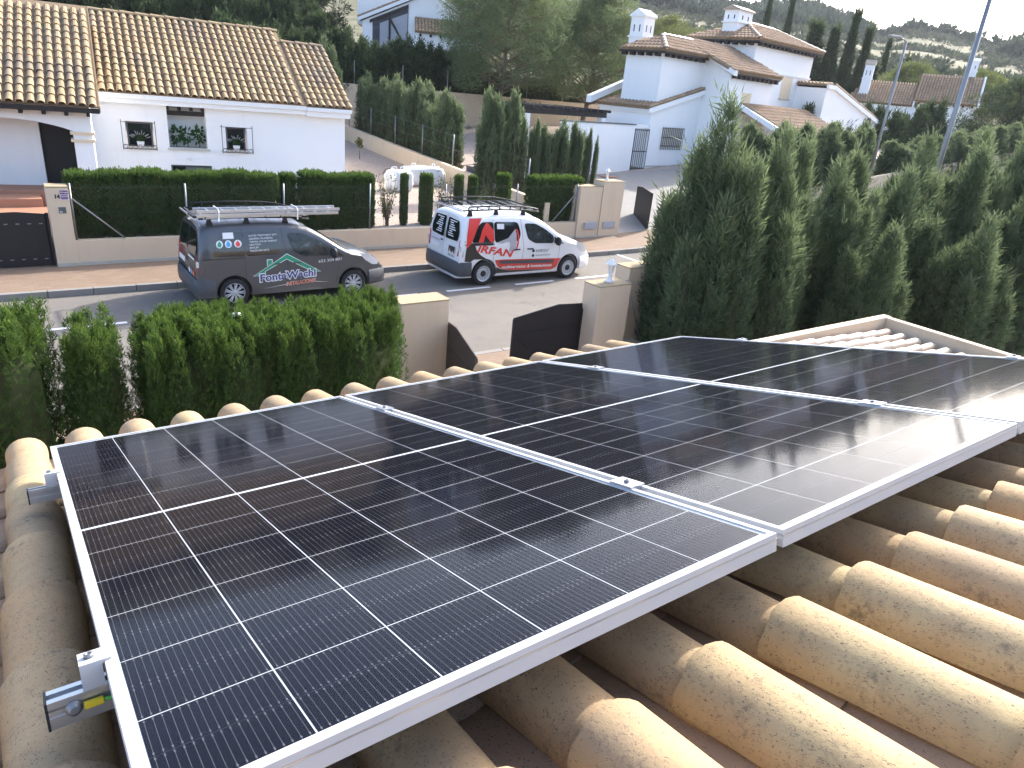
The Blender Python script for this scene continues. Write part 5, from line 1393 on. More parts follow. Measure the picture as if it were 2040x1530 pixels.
# niche, its back wall set forward so that sky light brightens it
MB().box(1.55, 2.92, 1.0, 1.1, 1.9, 3.5).build('niche_wall', 'wall_white', LH); MB().box(1.58, 1.70, .601, 1.0, 1.9, 3.5).build('niche_wall', 'wall_white', LH); MB().box(2.77, 2.89, .601, 1.0, 1.9, 3.5).build('niche_wall', 'wall_white', LH)
MB().box(1.70, 2.77, .601, 1.0, 2.05, 2.109).build('niche_floor', 'stone_light', LH); MB().box(1.64, 2.83, .28, .60, 2.06, 2.105).build('sill', 'stone_light', LH)
MB().box(1.70, 2.77, .62, .70, 3.03, 3.16).build('beam', 'wood_dark', LH)
for k in range(4): MB().box(1.72 + .33 * k, 1.79 + .33 * k, .6, 1.0, 3.17, 3.27).build('rafter', 'wood_dark', LH)
def leafy_pot(lb, p, seed):
    rng = np.random.default_rng(seed); t = thing('potted_plant', lb, 'plant', lw(p), R(-7), 'plants in the niche')
    MB().tube([(0, 0, 0), (.01, 0, .2), (0, .01, .34)], .016, 6).build('stem', 'bark', t)
    n = 46; c = rng.normal(0, 1, (n, 3)); c = nrm(c) * rng.uniform(.4, 1, (n, 1)) * [.17, .14, .24] + [0, 0, .36]
    D = nrm(c - [0, 0, .30] + rng.normal(0, .08, (n, 3)) + [0, -.06, -.05])
    V, T, Lf = blades(c, D, nrm(np.cross(D, rng.normal(size=(n, 3)))), rng.uniform(.12, .2, n), rng.uniform(.04, .065, n), rng.uniform(0, 1, n), rng.uniform(0, .3, n), np.zeros(n))
    mobj('leaves', np_mesh('leaves', V, T, Lf, 'fol_monst'), t)
foliage('fol_monst', (.02, .07, .02), (.05, .15, .045), (.09, .2, .06))
for k, (x_, lb) in enumerate(((1.92, 'left of three leafy plants in the bungalow niche'), (2.24, 'middle of three leafy plants in the bungalow niche'), (2.57, 'right of three leafy plants in the bungalow niche'))): leafy_pot(lb, (x_, .68, 2.11), 70 + k)
w2 = win(1.69, 2.85, .95, 1.62, .42); MB().box(2.10, 2.80, .405, .42, 1.0, 1.56).build('shutter', 'shutter_grey', w2)
for k in range(9): MB().box(2.10, 2.80, .398, .408, 1.02 + .06 * k, 1.05 + .06 * k).build('slat', 'shutter_grey', w2)
sc_ = thing('security_camera', 'small white dome camera on the wall under the niche', 'camera', lw((2.24, .35, 1.80)), R(-7))
MB().box(-.05, .05, -.09, 0, -.04, .06).build('housing', 'plastic_white', sc_, bevel=.01); MB().lathe([(.03, 0), (.026, -.02), (.01, -.03)], 12, (0, -.05, .035)).build('lens', 'plastic_black', sc_, True)
# porch
yv = -2.25
arc = [(-3.55, 2.70)] + [(-3.55 + 2.87 * i / 16, 2.70 + .235 * math.sin(math.pi * i / 16) ** .8) for i in range(1, 16)] + [(-.68, 2.70)]
m = MB(); top = 3.30
for (a, b) in zip(arc, arc[1:]):
    for y_ in (yv, yv + .3): m.quadpoly([(a[0], y_, a[1]), (b[0], y_, b[1]), (b[0], y_, top), (a[0], y_, top)])
    m.quadpoly([(a[0], yv, a[1]), (b[0], yv, b[1]), (b[0], yv + .3, b[1]), (a[0], yv + .3, a[1])])
m.build('porch_arch', 'wall_white', LH)
MB().box(-.68, -.255, yv, yv + .3, .55, 3.30).build('porch_column', 'wall_white', LH); MB().box(-6, -3.55, yv, yv + .3, .55, 3.30).build('porch_wall', 'wall_white', LH)
for z_ in (2.615, 2.435): MB().box(-.74, -.20, yv - .05, yv + .35, z_, z_ + .075).build('column_band', 'wall_cream', LH, bevel=.008)
MB().box(-6.0, -.02, -2.62, -2.50, 3.17, 3.285).build('fascia', 'wood_dark', LH)
for k in range(13): MB().box(-.32 - .475 * k, -.24 - .475 * k, -2.56, -2.26, 3.08, 3.165).build('rafter', 'wood_dark', LH)
MB().box(-6, -.26, -.30, -.2, .55, 3.6).build('porch_wall', 'wall_white', LH)
MB().box(-6, -1.46, -1.30, -1.20, 1.1, 3.4).build('porch_wall', 'wall_white', LH)
MB().box(-1.455, -.26, -1.16, -1.10, 1.1, 3.4).build('porch_shutter', 'void_dark', LH)
MB().box(-6, -.26, -2.25, -.3, .60, 1.20).build('porch_floor', 'terracotta', LH)
# terracotta steps behind gate 14
ts = thing('steps', 'terracotta tiled steps and landing behind the black gate', 'steps', (-3, 18.6, .13))
MB().box(0, 3.9, .1, 1.1, 0, .55).build('step', 'terracotta', ts); MB().box(0, 4.2, 1.1, 2.6, 0, .80).build('landing', 'terracotta', ts, bevel=.01); MB().box(0, 4.0, 2.6, 3.4, 0, 1.0).build('step', 'terracotta', ts, bevel=.01)
hb = MB().hexa([(-.5, 2.4, .8), (2.6, 2.9, .8), (2.6, 3.15, .8), (-.5, 2.65, .8), (-.5, 2.4, 1.15), (2.6, 2.9, 1.15), (2.6, 3.15, 1.15), (-.5, 2.65, 1.15)]).build('low_wall', 'wall_white', ts); MB().hexa([(-.5, 2.37, 1.152), (2.63, 2.87, 1.152), (2.63, 3.18, 1.152), (-.5, 2.68, 1.152), (-.5, 2.37, 1.2), (2.63, 2.87, 1.2), (2.63, 3.18, 1.2), (-.5, 2.68, 1.2)]).build('coping', 'stone_light', hb)

# ------------------------------------------------------------------ white two-storey house on the right
WH = thing('villa', 'large white villa with hipped roofs and two chimneys, beyond the driveway', 'house', (23.3, 25.6, 0), R(8.5))
def wbox(nm, x0, x1, y0, y1, z0, z1, mat='wall_white', bv=0): return MB().box(x0, x1, y0, y1, z0, z1).build(nm, mat, WH, bevel=bv)
wbox('wall', 3.6, 7.85, 0, 3.3, .8, 4.30)
MB().prism([(3.6, 4.30), (7.85, 4.30), (7.85, 5.35)], 0, 3.3, 'y').build('gable_wall', 'wall_white', WH)
tiled(WH, [(3.28, -.10, 4.42), (3.28, 3.2, 4.42), (7.9, 3.2, 5.55), (7.9, -.10, 5.55)], (1, 0, .245))
MB().prism([(3.2, 4.16), (3.6, 4.20), (8.0, 5.26), (8.0, 5.50), (3.2, 4.34)], -.16, -.10, 'y').build('verge', 'wall_white', WH)
for zz, of in ((4.20, .12), (4.30, .22)): wbox('cornice', 3.6 - of, 3.6, -.08, 3.2, zz - .1, zz - .005)
MB().prism([(2.7, 4.35), (6.2, 5.55), (6.2, 5.85), (2.7, 4.68)], 3.2, 3.5, 'y').build('parapet', 'wall_white', WH)
# first tower
wbox('tower_wall', 4.02, 7.85, .12, 2.35, 4.3, 6.86)
def hip(x0, x1, y0, y1, z0, ridge, zr, mat='clay_far'):
    (ra, rb, ry) = ridge
    tiled(WH, [(x0, y0, z0), (x1, y0, z0), (rb, ry, zr), (ra, ry, zr)], (0, 1, (zr - z0) / (ry - y0)), mat)
    tiled(WH, [(x0, y1, z0), (x0, y0, z0), (ra, ry, zr)], (1, 0, (zr - z0) / max(.1, ra - x0)), mat)
    tiled(WH, [(x1, y1, z0), (x0, y1, z0), (ra, ry, zr), (rb, ry, zr)], (0, -1, (zr - z0) / (y1 - ry)), mat)
    if rb < x1: tiled(WH, [(x1, y0, z0), (x1, y1, z0), (rb, ry, zr)], (-1, 0, (zr - z0) / max(.1, x1 - rb)), mat)
    ridge_caps(WH, (x0, y0, z0 + .03), (ra, ry, zr + .03), 'clay_shed')
    if rb > ra: ridge_caps(WH, (ra, ry, zr + .03), (rb, ry, zr + .03), 'clay_shed')
    if rb < x1: ridge_caps(WH, (x1, y0, z0 + .03), (rb, ry, zr + .03), 'clay_shed')
def eave_trim(x0, x1, y0, y1, z0, wx0, wx1, wy0, right=True, step=.5, left_to=None):
    wbox('eave_board', x0 + .02, x1 - .02, y0 + .02, wy0, z0 - .20, z0 - .12, 'wood_dark'); wbox('eave_board', x0 + .02, wx0, wy0, (left_to or y1) - .02, z0 - .20, z0 - .12, 'wood_dark')
    x = wx0 + .1
    while x < wx1: wbox('bracket', x, x + .22, y0 + .08, wy0, z0 - .34, z0 - .20, 'wood_dark'); x += step
    y = wy0 + .15
    while y < (left_to or y1) - .2: wbox('bracket', x0 + .08, wx0, y, y + .22, z0 - .34, z0 - .20, 'wood_dark'); y += step
hip(3.68, 7.75, -.22, 2.65, 7.02, (5.2, 7.75, 1.2), 7.72)
eave_trim(3.68, 7.7, -.22, 2.65, 7.04, 4.02, 7.4, .12)
# forward block
MB().prism([(-1.45, .8), (3.5, .8), (3.5, 7.2), (1.4, 7.55), (-1.45, 6.25)], 7.80, 12.28, 'x').build('wall', 'wall_white', WH)
tiled(WH, [(7.55, -1.77, 6.45), (12.65, -1.77, 6.45), (12.35, 1.55, 7.85), (7.0, 1.55, 7.85)], (0, 1, .42))
MB().prism([(-1.80, 6.20), (1.5, 7.58), (1.5, 7.84), (-1.80, 6.44)], 7.50, 7.80, 'x').build('verge', 'wall_white', WH)
wbox('eave_board', 7.82, 12.5, -1.74, -1.45, 6.26, 6.33, 'wood_dark')
for k in range(10): wbox('bracket', 7.9 + .48 * k, 8.12 + .48 * k, -1.68, -1.45, 6.10, 6.26, 'wood_dark')
# second tower
wbox('tower_wall', 12.3, 19.5, 0.0, 4.2, .8, 8.10)
hip(11.92, 20.1, -.36, 4.5, 8.32, (14.3, 17.7, 2.05), 9.3)
eave_trim(11.92, 20.1, -.36, 4.5, 8.34, 12.3, 19.6, 0.0)
wbox('string_course', 12.25, 19.6, -.06, 0, 6.75, 6.85)
def wwin(x0, x1, y, z0, z1, bars=False):
    w_ = wbox('window', x0, x1, y - .012, y + .01, z0, z1, 'wall_cream'); MB().box(x0 - .05, x1 + .05, y - .08, y - .013, z0 - .06, z0 - .005).build('sill', 'stone_light', w_)
    return w_
wwin(16.1, 17.4, 0, 5.5, 6.7); wwin(9.25, 10.2, -1.45, 4.55, 5.5)
# grilled ground window and iron gate
w3 = wbox('window', 4.75, 6.6, -.012, .02, 2.55, 3.5, 'stone_light')
g = thing('window_grille', 'black barred grille on the villa ground floor window', 'grille', Matrix.Translation((23.3, 25.6, 0)) @ Matrix.Rotation(R(8.5), 4, 'Z') @ Vector((4.7, -.06, 2.45)), R(8.5))
for k in range(13): MB().tube([(.16 * k, 0, 0), (.16 * k, 0, 1.1)], .012, 5).build('bar', 'iron_black', g)
for z_ in (.05, .2, .6, 1.05): MB().tube([(0, 0, z_), (1.92, 0, z_)], .012, 5).build('rail', 'iron_black', g)
wbox('wall', -2.6, 2.48, 0, .25, .7, 3.55); wbox('coping', -2.65, 2.5, -.04, .29, 3.552, 3.60, 'shutter_grey')
wbox('wall', 2.48, 3.598, .02, .25, 3.42, 3.60)
g = thing('iron_gate', 'tall black barred gate in the white garden wall of the villa', 'gate', Matrix.Translation((23.3, 25.6, 0)) @ Matrix.Rotation(R(8.5), 4, 'Z') @ Vector((2.5, .02, 1.35)), R(8.5))
for k in range(8): MB().tube([(.04 + .155 * k, 0, .05), (.04 + .155 * k, 0, 2.0)], .014, 5).build('bar', 'iron_black', g)
for z_ in (.06, .2, 1.0, 2.0): MB().box(0, 1.15, -.02, .02, z_ - .02, z_ + .02).build('rail', 'iron_black', g)
for x_ in (0, 1.13): MB().box(x_, x_ + .05, -.03, .03, 0, 2.05).build('stile', 'iron_black', g)
wbox('patio_step', -.3, 9.5, -.9, -.005, .8, 1.30, 'terracotta'); wbox('patio_step', -.5, 9.7, -1.5, -.905, .6, 1.12, 'terracotta')
wbox('dado_line', 3.75, 7.8, -.03, -.004, 1.62, 1.67, 'stone_light')
# right wing with sloping gable
MB().prism([(18.1, 1.5), (29.5, 1.5), (29.5, 4.05), (18.9, 6.3), (18.1, 6.3)], -1.9, 3.5, 'y').build('wing_wall', 'wall_white', WH)
MB().prism([(18.0, 6.28), (19.0, 6.28), (29.6, 4.02), (29.6, 4.28), (19.0, 6.50), (18.0, 6.50)], -2.05, -1.905, 'y').build('verge', 'wall_white', WH)
tiled(WH, [(29.6, -2.0, 4.35), (29.6, 3.5, 4.35), (19.0, 3.5, 6.60), (19.0, -2.0, 6.60)], (-1, 0, .21)); tiled(WH, [(18.0, -1.9, 6.52), (18.0, 0, 6.52), (19.0, 0, 6.60), (19.0, -1.9, 6.60)], (1, 0, .1))
# porch roof low
tiled(WH, [(9.4, -4.5, 3.70), (16.8, -4.5, 3.70), (16.8, -1.5, 4.95), (9.4, -1.5, 4.95)], (0, 1, .42))
MB().prism([(-4.6, 3.42), (-1.46, 4.72), (-1.46, 4.96), (-4.6, 3.68)], 9.15, 9.39, 'x').build('verge', 'wall_white', WH)
wbox('porch_pier', 9.3, 9.7, -4.3, -3.9, 1.0, 3.45)
def chimney(parent, x0, x1, y0, y1, z0, z1, tile=False):
    cz = thing_part('chimney', parent, ((x0 + x1) / 2, (y0 + y1) / 2, z0)); a, b, h = (x1 - x0) / 2, (y1 - y0) / 2, z1 - z0
    MB().box(-a * .84, a * .84, -b * .84, b * .84, 0, h * .50).build('shaft', 'wall_white', cz); MB().box(-a * .96, a * .96, -b * .96, b * .96, h * .50, h * .53).build('ledge', 'wall_white', cz)
    MB().box(-a * .84, a * .84, -b * .84, b * .84, h * .53, h * .86).build('head', 'wall_white', cz)
    MB().prism([(-b * 1.0, h * .86), (b * 1.0, h * .86), (b * 1.0, h * .89), (0, h), (-b * 1.0, h * .89)], -a * .98, a * .98, 'x').build('cap', 'clay_shed' if tile else 'wall_white', cz)
    for k in (-.42, .28):
        MB().box(k * a, (k + .13) * a, -b * .845, -b * .83, h * .60, h * .72).build('vent', 'void_dark', cz)
        MB().box(-a * .845, -a * .83, k * b, (k + .13) * b, h * .60, h * .72).build('vent', 'void_dark', cz)
chimney(WH, 5.3, 6.35, 2.5, 3.5, 6.3, 8.95); chimney(WH, 12.6, 14.4, 1.6, 2.7, 8.3, 10.05, True)
# pergola
pg = thing('pergola', 'dark timber pergola beside the white garden wall of the villa', 'pergola', Matrix.Translation((23.3, 25.6, 0)) @ Matrix.Rotation(R(8.5), 4, 'Z') @ Vector((-4.3, .9, 1.0)), R(8.5))
MB().box(0, 5.6, 0, .14, 2.75, 2.98).build('beam', 'wood_dark', pg, bevel=.01); MB().box(0, 6.2, 2.0, 2.14, 2.75, 2.98).build('beam', 'wood_dark', pg, bevel=.01)
for k in range(12): MB().box(.2 + .47 * k, .29 + .47 * k, -.35, 2.5, 2.985, 3.10).build('rafter', 'wood_dark', pg)
for x_ in (.1, 5.2): MB().box(x_, x_ + .3, -.05, .25, 0, 2.745).build('post', 'wall_white', pg)

# ------------------------------------------------------------------ villa uphill behind the dark hedge
HH = thing('villa', 'white villa uphill behind the dark hedge, with timbered loggia and lean-to roof', 'house', (22.6, 51.2, 4.5), R(-27))
MB().prism([(0.3, 0), (9.0, 0), (9.0, 4.1), (7.6, 4.72), (7.0, 4.55), (4.9, 5.7), (3.2, 4.9), (.3, 3.55)], 0, 9, 'y').build('wall', 'wall_white', HH)
MB().prism([(0.0, 3.50), (4.85, 5.72), (7.0, 4.66), (7.6, 4.85), (9.1, 4.15), (9.1, 4.35), (7.6, 5.05), (7.0, 4.86), (4.85, 5.95), (0.0, 3.72)], -.25, .0, 'y').build('verge', 'wall_white', HH)
tiled(HH, [(0, -.2, 3.78), (0, 9, 3.78), (4.85, 9, 6.0), (4.85, -.2, 6.0)], (1, 0, .46)); tiled(HH, [(7.0, -.2, 4.9), (7.0, 9, 4.9), (4.85, 9, 6.0), (4.85, -.2, 6.0)], (-1, 0, .5)); tiled(HH, [(9.1, -.2, 4.4), (9.1, 9, 4.4), (7.6, 9, 5.1), (7.6, -.2, 5.1)], (-1, 0, .47))
MB().prism([(1.0, 1.0), (3.45, 1.0), (3.45, 4.75), (1.0, 3.65)], -.03, .02, 'y').build('loggia', 'tarp_dark', HH)
MB().prism([(1.5, 1.0), (3.4, 1.0), (3.4, 4.3), (1.5, 3.5)], -.045, -.03, 'y').build('loggia_back', 'meter_grey', HH)
for p in (((2.1, 1.0), (2.25, 1.0), (2.25, 4.1), (2.1, 4.1)), ((2.25, 3.9), (3.3, 2.2), (3.3, 2.0), (2.25, 3.6)), ((.8, 3.45), (3.45, 4.66), (3.45, 4.86), (.8, 3.65))): MB().prism(list(p), -.10, -.05, 'y').build('timber', 'wood_dark', HH)
tiled(HH, [(3.9, -2.1, 3.15), (8.2, -2.1, 3.15), (6.9, -.02, 4.15), (3.9, -.02, 4.15)], (0, 1, .48)); MB().box(4.0, 7.9, -1.95, -.05, 0, 3.0).build('lean_to_wall', 'wall_white', HH)
for k in range(6): MB().box(4.2 + .7 * k, 4.35 + .7 * k, -2.05, -1.95, 2.85, 3.02).build('rafter', 'wood_dark', HH)
MB().box(-.2, 3.5, 3.0, 7, 3.5, 7.5).build('upper_block', 'wall_white', HH); MB().box(.6, 1.5, 2.97, 3.0, 5.4, 6.6).build('window', 'wall_cream', HH)
chimney(HH, 8.0, 8.75, .4, 1.1, 4.2, 6.6)
H2 = thing('villa', 'small white gabled villa at the top edge above the bungalow ridge', 'house', (17.5, 58, 3.4), R(-20))
MB().prism([(0, 0), (6.5, 0), (6.5, 3.0), (3.2, 4.5), (0, 3.0)], 0, 7, 'y').build('wall', 'wall_white', H2); tiled(H2, [(-.3, -.3, 2.98), (-.3, 7, 2.98), (3.2, 7, 4.6), (3.2, -.3, 4.6)], (1, 0, .46)); tiled(H2, [(6.8, -.3, 2.98), (6.8, 7, 2.98), (3.2, 7, 4.6), (3.2, -.3, 4.6)], (-1, 0, .46))
# far right villa
FV = thing('villa', 'distant white villa with pale brown roofs and tall chimney, right of the lamp post', 'house', (66.9, 33.9, 3.2), R(-64.6))
MB().prism([(.3, 0), (4.6, 0), (4.6, 3.4), (.3, 3.4)], .35, 6, 'y').build('wall', 'wall_white', FV); tiled(FV, [(-.1, 0, 3.62), (4.75, 0, 3.55), (4.75, 3.0, 5.85), (-.1, 3.0, 5.85)], (0, 1, .72)); tiled(FV, [(-.1, 6, 3.6), (4.75, 6, 3.6), (4.75, 3.0, 5.85), (-.1, 3.0, 5.85)], (0, -1, .72))
MB().prism([(.35, 0), (6, 0), (6, 3.4), (3.0, 5.65), (.35, 3.4)], 4.602, 4.75, 'x').build('gable_wall', 'wall_white', FV); MB().prism([(-.1, 3.35), (3.0, 5.7), (6.1, 3.35), (6.1, 3.6), (3, 5.95), (-.1, 3.6)], 4.752, 4.9, 'x').build('verge', 'wall_white', FV)
for k in range(7): MB().box(.25 + .68 * k, .40 + .68 * k, .05, .35, 3.28, 3.45).build('bracket', 'wood_dark', FV)
MB().box(-5.3, .28, .3, 5, 0, 3.0).build('wing_wall', 'wall_white', FV); tiled(FV, [(-5.6, 0, 3.15), (-.12, 0, 3.15), (-.12, 2.6, 4.9), (-4.6, 2.6, 4.9)], (0, 1, .67)); MB().prism([(-.1, 3.0), (2.6, 4.85), (2.6, 5.1), (-.1, 3.3)], -.11, .02, 'x').build('verge', 'wall_white', FV)
chimney(FV, -4.8, -3.9, .8, 1.6, 3.4, 6.6, True); chimney(FV, 3.2, 4.1, 3.2, 4.0, 5.2, 7.4)

# ------------------------------------------------------------------ garden things between the houses
def sack(lb, loc, rz, sx, sy, sz, seed):
    t = thing('bulk_sack', lb, 'sack', loc, rz, 'white bulk sacks on the gravel')
    me = bpy.data.meshes.new('sack'); bm = bmesh.new(); bmesh.ops.create_cube(bm, size=1); bmesh.ops.subdivide_edges(bm, edges=bm.edges[:], cuts=7, use_grid_fill=True)
    for v in bm.verts:
        p = v.co.copy(); q = 1 + .14 * math.sin((p.z + .5) * math.pi); n3 = mnoise.noise_vector(p * 5 + Vector((seed, 0, 0))) * .07 + mnoise.noise_vector(p * 13 + Vector((seed, 3, 0))) * .03
        r_ = Vector((p.x * q, p.y * q, p.z + .5)); 
        if p.z > .3: r_.z -= .10 * (abs(p.x) + abs(p.y))
        v.co = Vector((r_.x * sx, r_.y * sy, r_.z * sz)) + n3 * min(sx, sz)
    bm.to_mesh(me); bm.free(); me.materials.append(MATS['bag_white'])
    for p in me.polygons: p.use_smooth = True
    mobj('bag', me, t)
    for s in (-1, 1): MB().tube([(s * sx * .35, -sy * .3, sz * .9), (s * sx * .3, -sy * .1, sz + .10), (s * sx * .33, sy * .2, sz + .06), (s * sx * .36, sy * .3, sz * .9)], .018, 5).build('strap', 'bag_white', t, True)
sack('white bulk sack standing left, just behind the far fence', (12.0, 23.6, .93), .2, .62, .7, .72, 1); sack('larger slumped white bulk sack beside the divider wall', (13.55, 24.6, .98), -.1, 1.25, .8, .68, 5)
t = thing('barrel_trolley', 'dark covered cart against the end of the divider wall', 'cart', (15.6, 23.6, 1.0), .2)
MB().hexa([(-.5, -.35, .15), (.5, -.35, .05), (.5, .35, .05), (-.5, .35, .15), (-.55, -.4, .80), (.45, -.4, .62), (.45, .4, .62), (-.55, .4, .80)]).build('tarp', 'tarp_dark', t, bevel=.03)
MB().tube([(.5, -.3, .62), (.55, -.32, 0)], .03, 6).build('leg', 'iron_black', t); MB().tube([(.5, .3, .62), (.55, .32, 0)], .03, 6).build('leg', 'iron_black', t)
t = thing('cable_coil', 'loose rusty hoop and rods lying on the gravel behind the sacks', 'coil', (13.2, 26.2, 1.08))
for k in range(4): MB().tube([(.55 * math.cos(a) + .04 * k, .45 * math.sin(a), .05 + .05 * k) for a in np.linspace(0, 2 * math.pi, 24)], .014, 5, False).build('hoop', 'bark', t)
MB().tube([(.3, -.2, .3), (2.6, -1.6, .25)], .014, 5).build('rod', 'bark', t); MB().tube([(.5, 0, .25), (3.6, -1.1, .65)], .014, 5).build('rod', 'bark', t)
def sapling(lb, loc, h, seed):
    rng = np.random.default_rng(seed); t = thing('sapling', lb, 'tree', loc)
    MB().tube([(0, 0, 0), (.02, 0, h * .5), (0, .02, h * .9)], [.02, .015, .006], 6).build('trunk', 'bark', t, True)
    n = 170; c = nrm(rng.normal(size=(n, 3))) * rng.uniform(.3, 1, (n, 1)) * [.26, .26, .42] * h * .55 + [0, 0, h * .68]; D = nrm(rng.normal(size=(n, 3)) + [0, 0, -.2])
    V, T, Lf = blades(c, D, nrm(np.cross(D, rng.normal(size=(n, 3)))), rng.uniform(.09, .15, n), rng.uniform(.02, .035, n), rng.uniform(0, 1, n), rng.uniform(0, .6, n), np.zeros(n)); mobj('crown', np_mesh('crown', V, T, Lf, 'fol_shrub'), t)
sapling('small orange sapling standing in the gravel before the divider wall', (13.2, 29.7, 1.24), 1.05, 3); sapling('dark leafy sapling beside the corner of the bungalow', (10.9, 26.5, 1.05), 1.7, 4)
twig_shrub('weed_tuft', 'low grey green weed tuft at the foot of the retaining wall', (24.6, 39.4, 1.8), .5, .9, 12, 40, 'fol_dry')

# ------------------------------------------------------------------ lamp posts
def lamp_post(lb, loc, h, r0, r1, rz):
    p = thing('lamp_post', lb, 'lamp post', loc, rz, 'street lamp posts')
    MB().tube([(0, 0, 0), (0, 0, h * .5), (0, 0, h)], [r0, (r0 + r1) / 2, r1], 12).build('pole', 'galv', p, True)
    MB().tube([(0, 0, h - .05), (.15, 0, h + .06), (.45, 0, h + .1)], .03, 8).build('arm', 'galv', p, True); MB().box(.35, .95, -.11, .11, h + .07, h + .16).build('lamp_head', 'galv', p, bevel=.03)
    MB().box(-.14, .14, -.14, .14, 0, .04).build('base_plate', 'galv', p)
lamp_post('tall galvanised lamp post close by, cut by the top edge of the photo', (20.75, 9.4, .15), 8.6, .085, .05, R(90)); lamp_post('farther lamp post with a small lamp head, before the distant villa', (32.8, 17.7, rz_(32.8) + .1), 6.5, .075, .045, R(160))
# ------------------------------------------------------------------ pines, cypresses, background trees
def clump_crown(rng, centers, radii, per, blen, bw, flat=.7, up=.35):
    P = []; D = []; rd = []
    for (c, r_) in zip(centers, radii):
        q = nrm(rng.normal(size=(per, 3))) * (rng.uniform(.25, 1, (per, 1)) ** .5) * r_ * [1, 1, flat]
        P.append(q + c); D.append(nrm(q / r_ + rng.normal(0, .45, (per, 3)) + [0, 0, up])); rd.append(np.clip(rng.uniform(0, 1) + rng.normal(0, .18, per), 0, 1))
    P = np.concatenate(P); D = np.concatenate(D); n = len(P)
    return blades(P, D, nrm(np.cross(D, rng.normal(size=(n, 3)))), blen * rng.uniform(.6, 1.4, n), bw * rng.uniform(.7, 1.3, n), np.concatenate(rd), rng.uniform(0, .6, n), (rng.uniform(0, 1, n) < .03).astype(float))
def pine(lb, loc, h, R_, zc0, seed, nc=150, per=150, mat='fol_pine', lean_=(0, 0), blen=.17, bw=.012, trunk_r=.2, name='pine_tree', group='pines and trees above the retaining wall'):
    rng = np.random.default_rng(seed); t = thing(name, lb, 'tree', loc, 0, group)
    cen, rad = [], []; br = MB()
    top = np.array([lean_[0], lean_[1], 0.0])
    br.tube([(0, 0, -.3), (lean_[0] * .3, lean_[1] * .3, zc0 * .55), (lean_[0] * .6, lean_[1] * .6, zc0 * 1.05), (lean_[0], lean_[1], h * .85)], [trunk_r, trunk_r * .8, trunk_r * .6, trunk_r * .15], 9)
    for i in range(nc):
        z = rng.uniform(0, 1) ** .85; hz = zc0 + (h - zc0) * z
        rr_ = R_ * (np.sin(np.clip(z * .80 + .20, 0, 1) * np.pi) ** .6) * rng.uniform(.35, 1.0) ** .6
        a = rng.uniform(0, 6.283); c = np.array([rr_ * np.cos(a), rr_ * np.sin(a), hz]) + top * (hz / h)
        c[2] += rng.normal(0, .15); cen.append(c); rad.append(R_ * rng.uniform(.12, .24))
        if i % 4 == 0:
            s = np.array([top[0] * (hz / h) * .9, top[1] * (hz / h) * .9, max(zc0 * .8, hz - rr_ * .35)])
            br.tube([s, (s + c) / 2 + [0, 0, .1], c], [.05 * R_ / 3, .03 * R_ / 3, .012], 5)
    br.build('trunk', 'bark', t, True)
    V, T, Lf = clump_crown(rng, cen, rad, per, blen, bw)
    mobj('crown', np_mesh('crown', V, T, Lf, mat), t); return t
pine('large pine over the retaining wall, left of the two by the villa', (25.2, 37.4, 1.7), 9.6, 3.9, 3.0, 201, 300, 210, blen=.22, bw=.017, lean_=(.9, .2))
pine('second large pine with a pale leaning trunk, next to the villa tower', (31.6, 37.0, 1.9), 8.8, 3.5, 2.7, 202, 260, 210, blen=.22, bw=.017, lean_=(1.2, .2))
pine('third pine rising behind the two large pines', (31.0, 43.5, 3.6), 9.5, 4.0, 2.2, 203, 170, 170, blen=.25, bw=.016)
pine('pine beside the chimney of the uphill villa', (35.5, 50.0, 4.2), 8.5, 3.6, 1.8, 204, 150, 150, 'fol_back', blen=.25, bw=.018)
pine('light green tree behind the first villa chimney', (50.5, 48.5, 5.0), 6.2, 4.0, 1.2, 205, 150, 150, 'fol_light', blen=.3, bw=.02)
pine('light green rounded tree behind the hip roof of the villa', (56.5, 47.5, 5.0), 5.6, 3.4, 1.2, 206, 140, 150, 'fol_light', blen=.3, bw=.02)
pine('broad light green tree behind the distant villa roof', (78, 40.3, 5.0), 5.0, 3.9, 1.0, 207, 150, 170, 'fol_light', blen=.35, bw=.025)
pine('pale green tree right of the distant villa chimney', (80, 34.5, 5.0), 4.8, 3.4, 1.0, 208, 150, 150, 'fol_light', blen=.35, bw=.025)
pine('dark rounded tree at the right edge behind the distant villa', (86, 30.5, 5.0), 5.6, 3.6, .5, 209, 150, 150, 'fol_back', blen=.35, bw=.03)
pine('small yellow green tree in the meadow below the hill', (96, 55, 5.6), 4.5, 3.2, .4, 210, 90, 130, 'fol_light', blen=.35, bw=.03)
pine('dark tree cut by the right edge above the street hedge', (62, 24.0, 3.0), 5.2, 3.6, .4, 211, 130, 150, 'fol_back', blen=.3, bw=.025)
pine('dark tree behind the left corner of the uphill villa', (20.6, 56.5, 4.2), 8.0, 3.0, .6, 212, 130, 130, 'fol_back', blen=.4, bw=.035)
pine('dark tree at the top edge between the upper villas', (18.0, 68, 4.5), 8.5, 4.5, .6, 213, 130, 130, 'fol_back', blen=.4, bw=.035)
cyp = [plant_mesh('spire_%d' % i, 150 + i, 8.0, .8, .8, 2600, .55, .04, 4, 'fol_back', 'cone', .2, .9, .6) for i in range(2)]
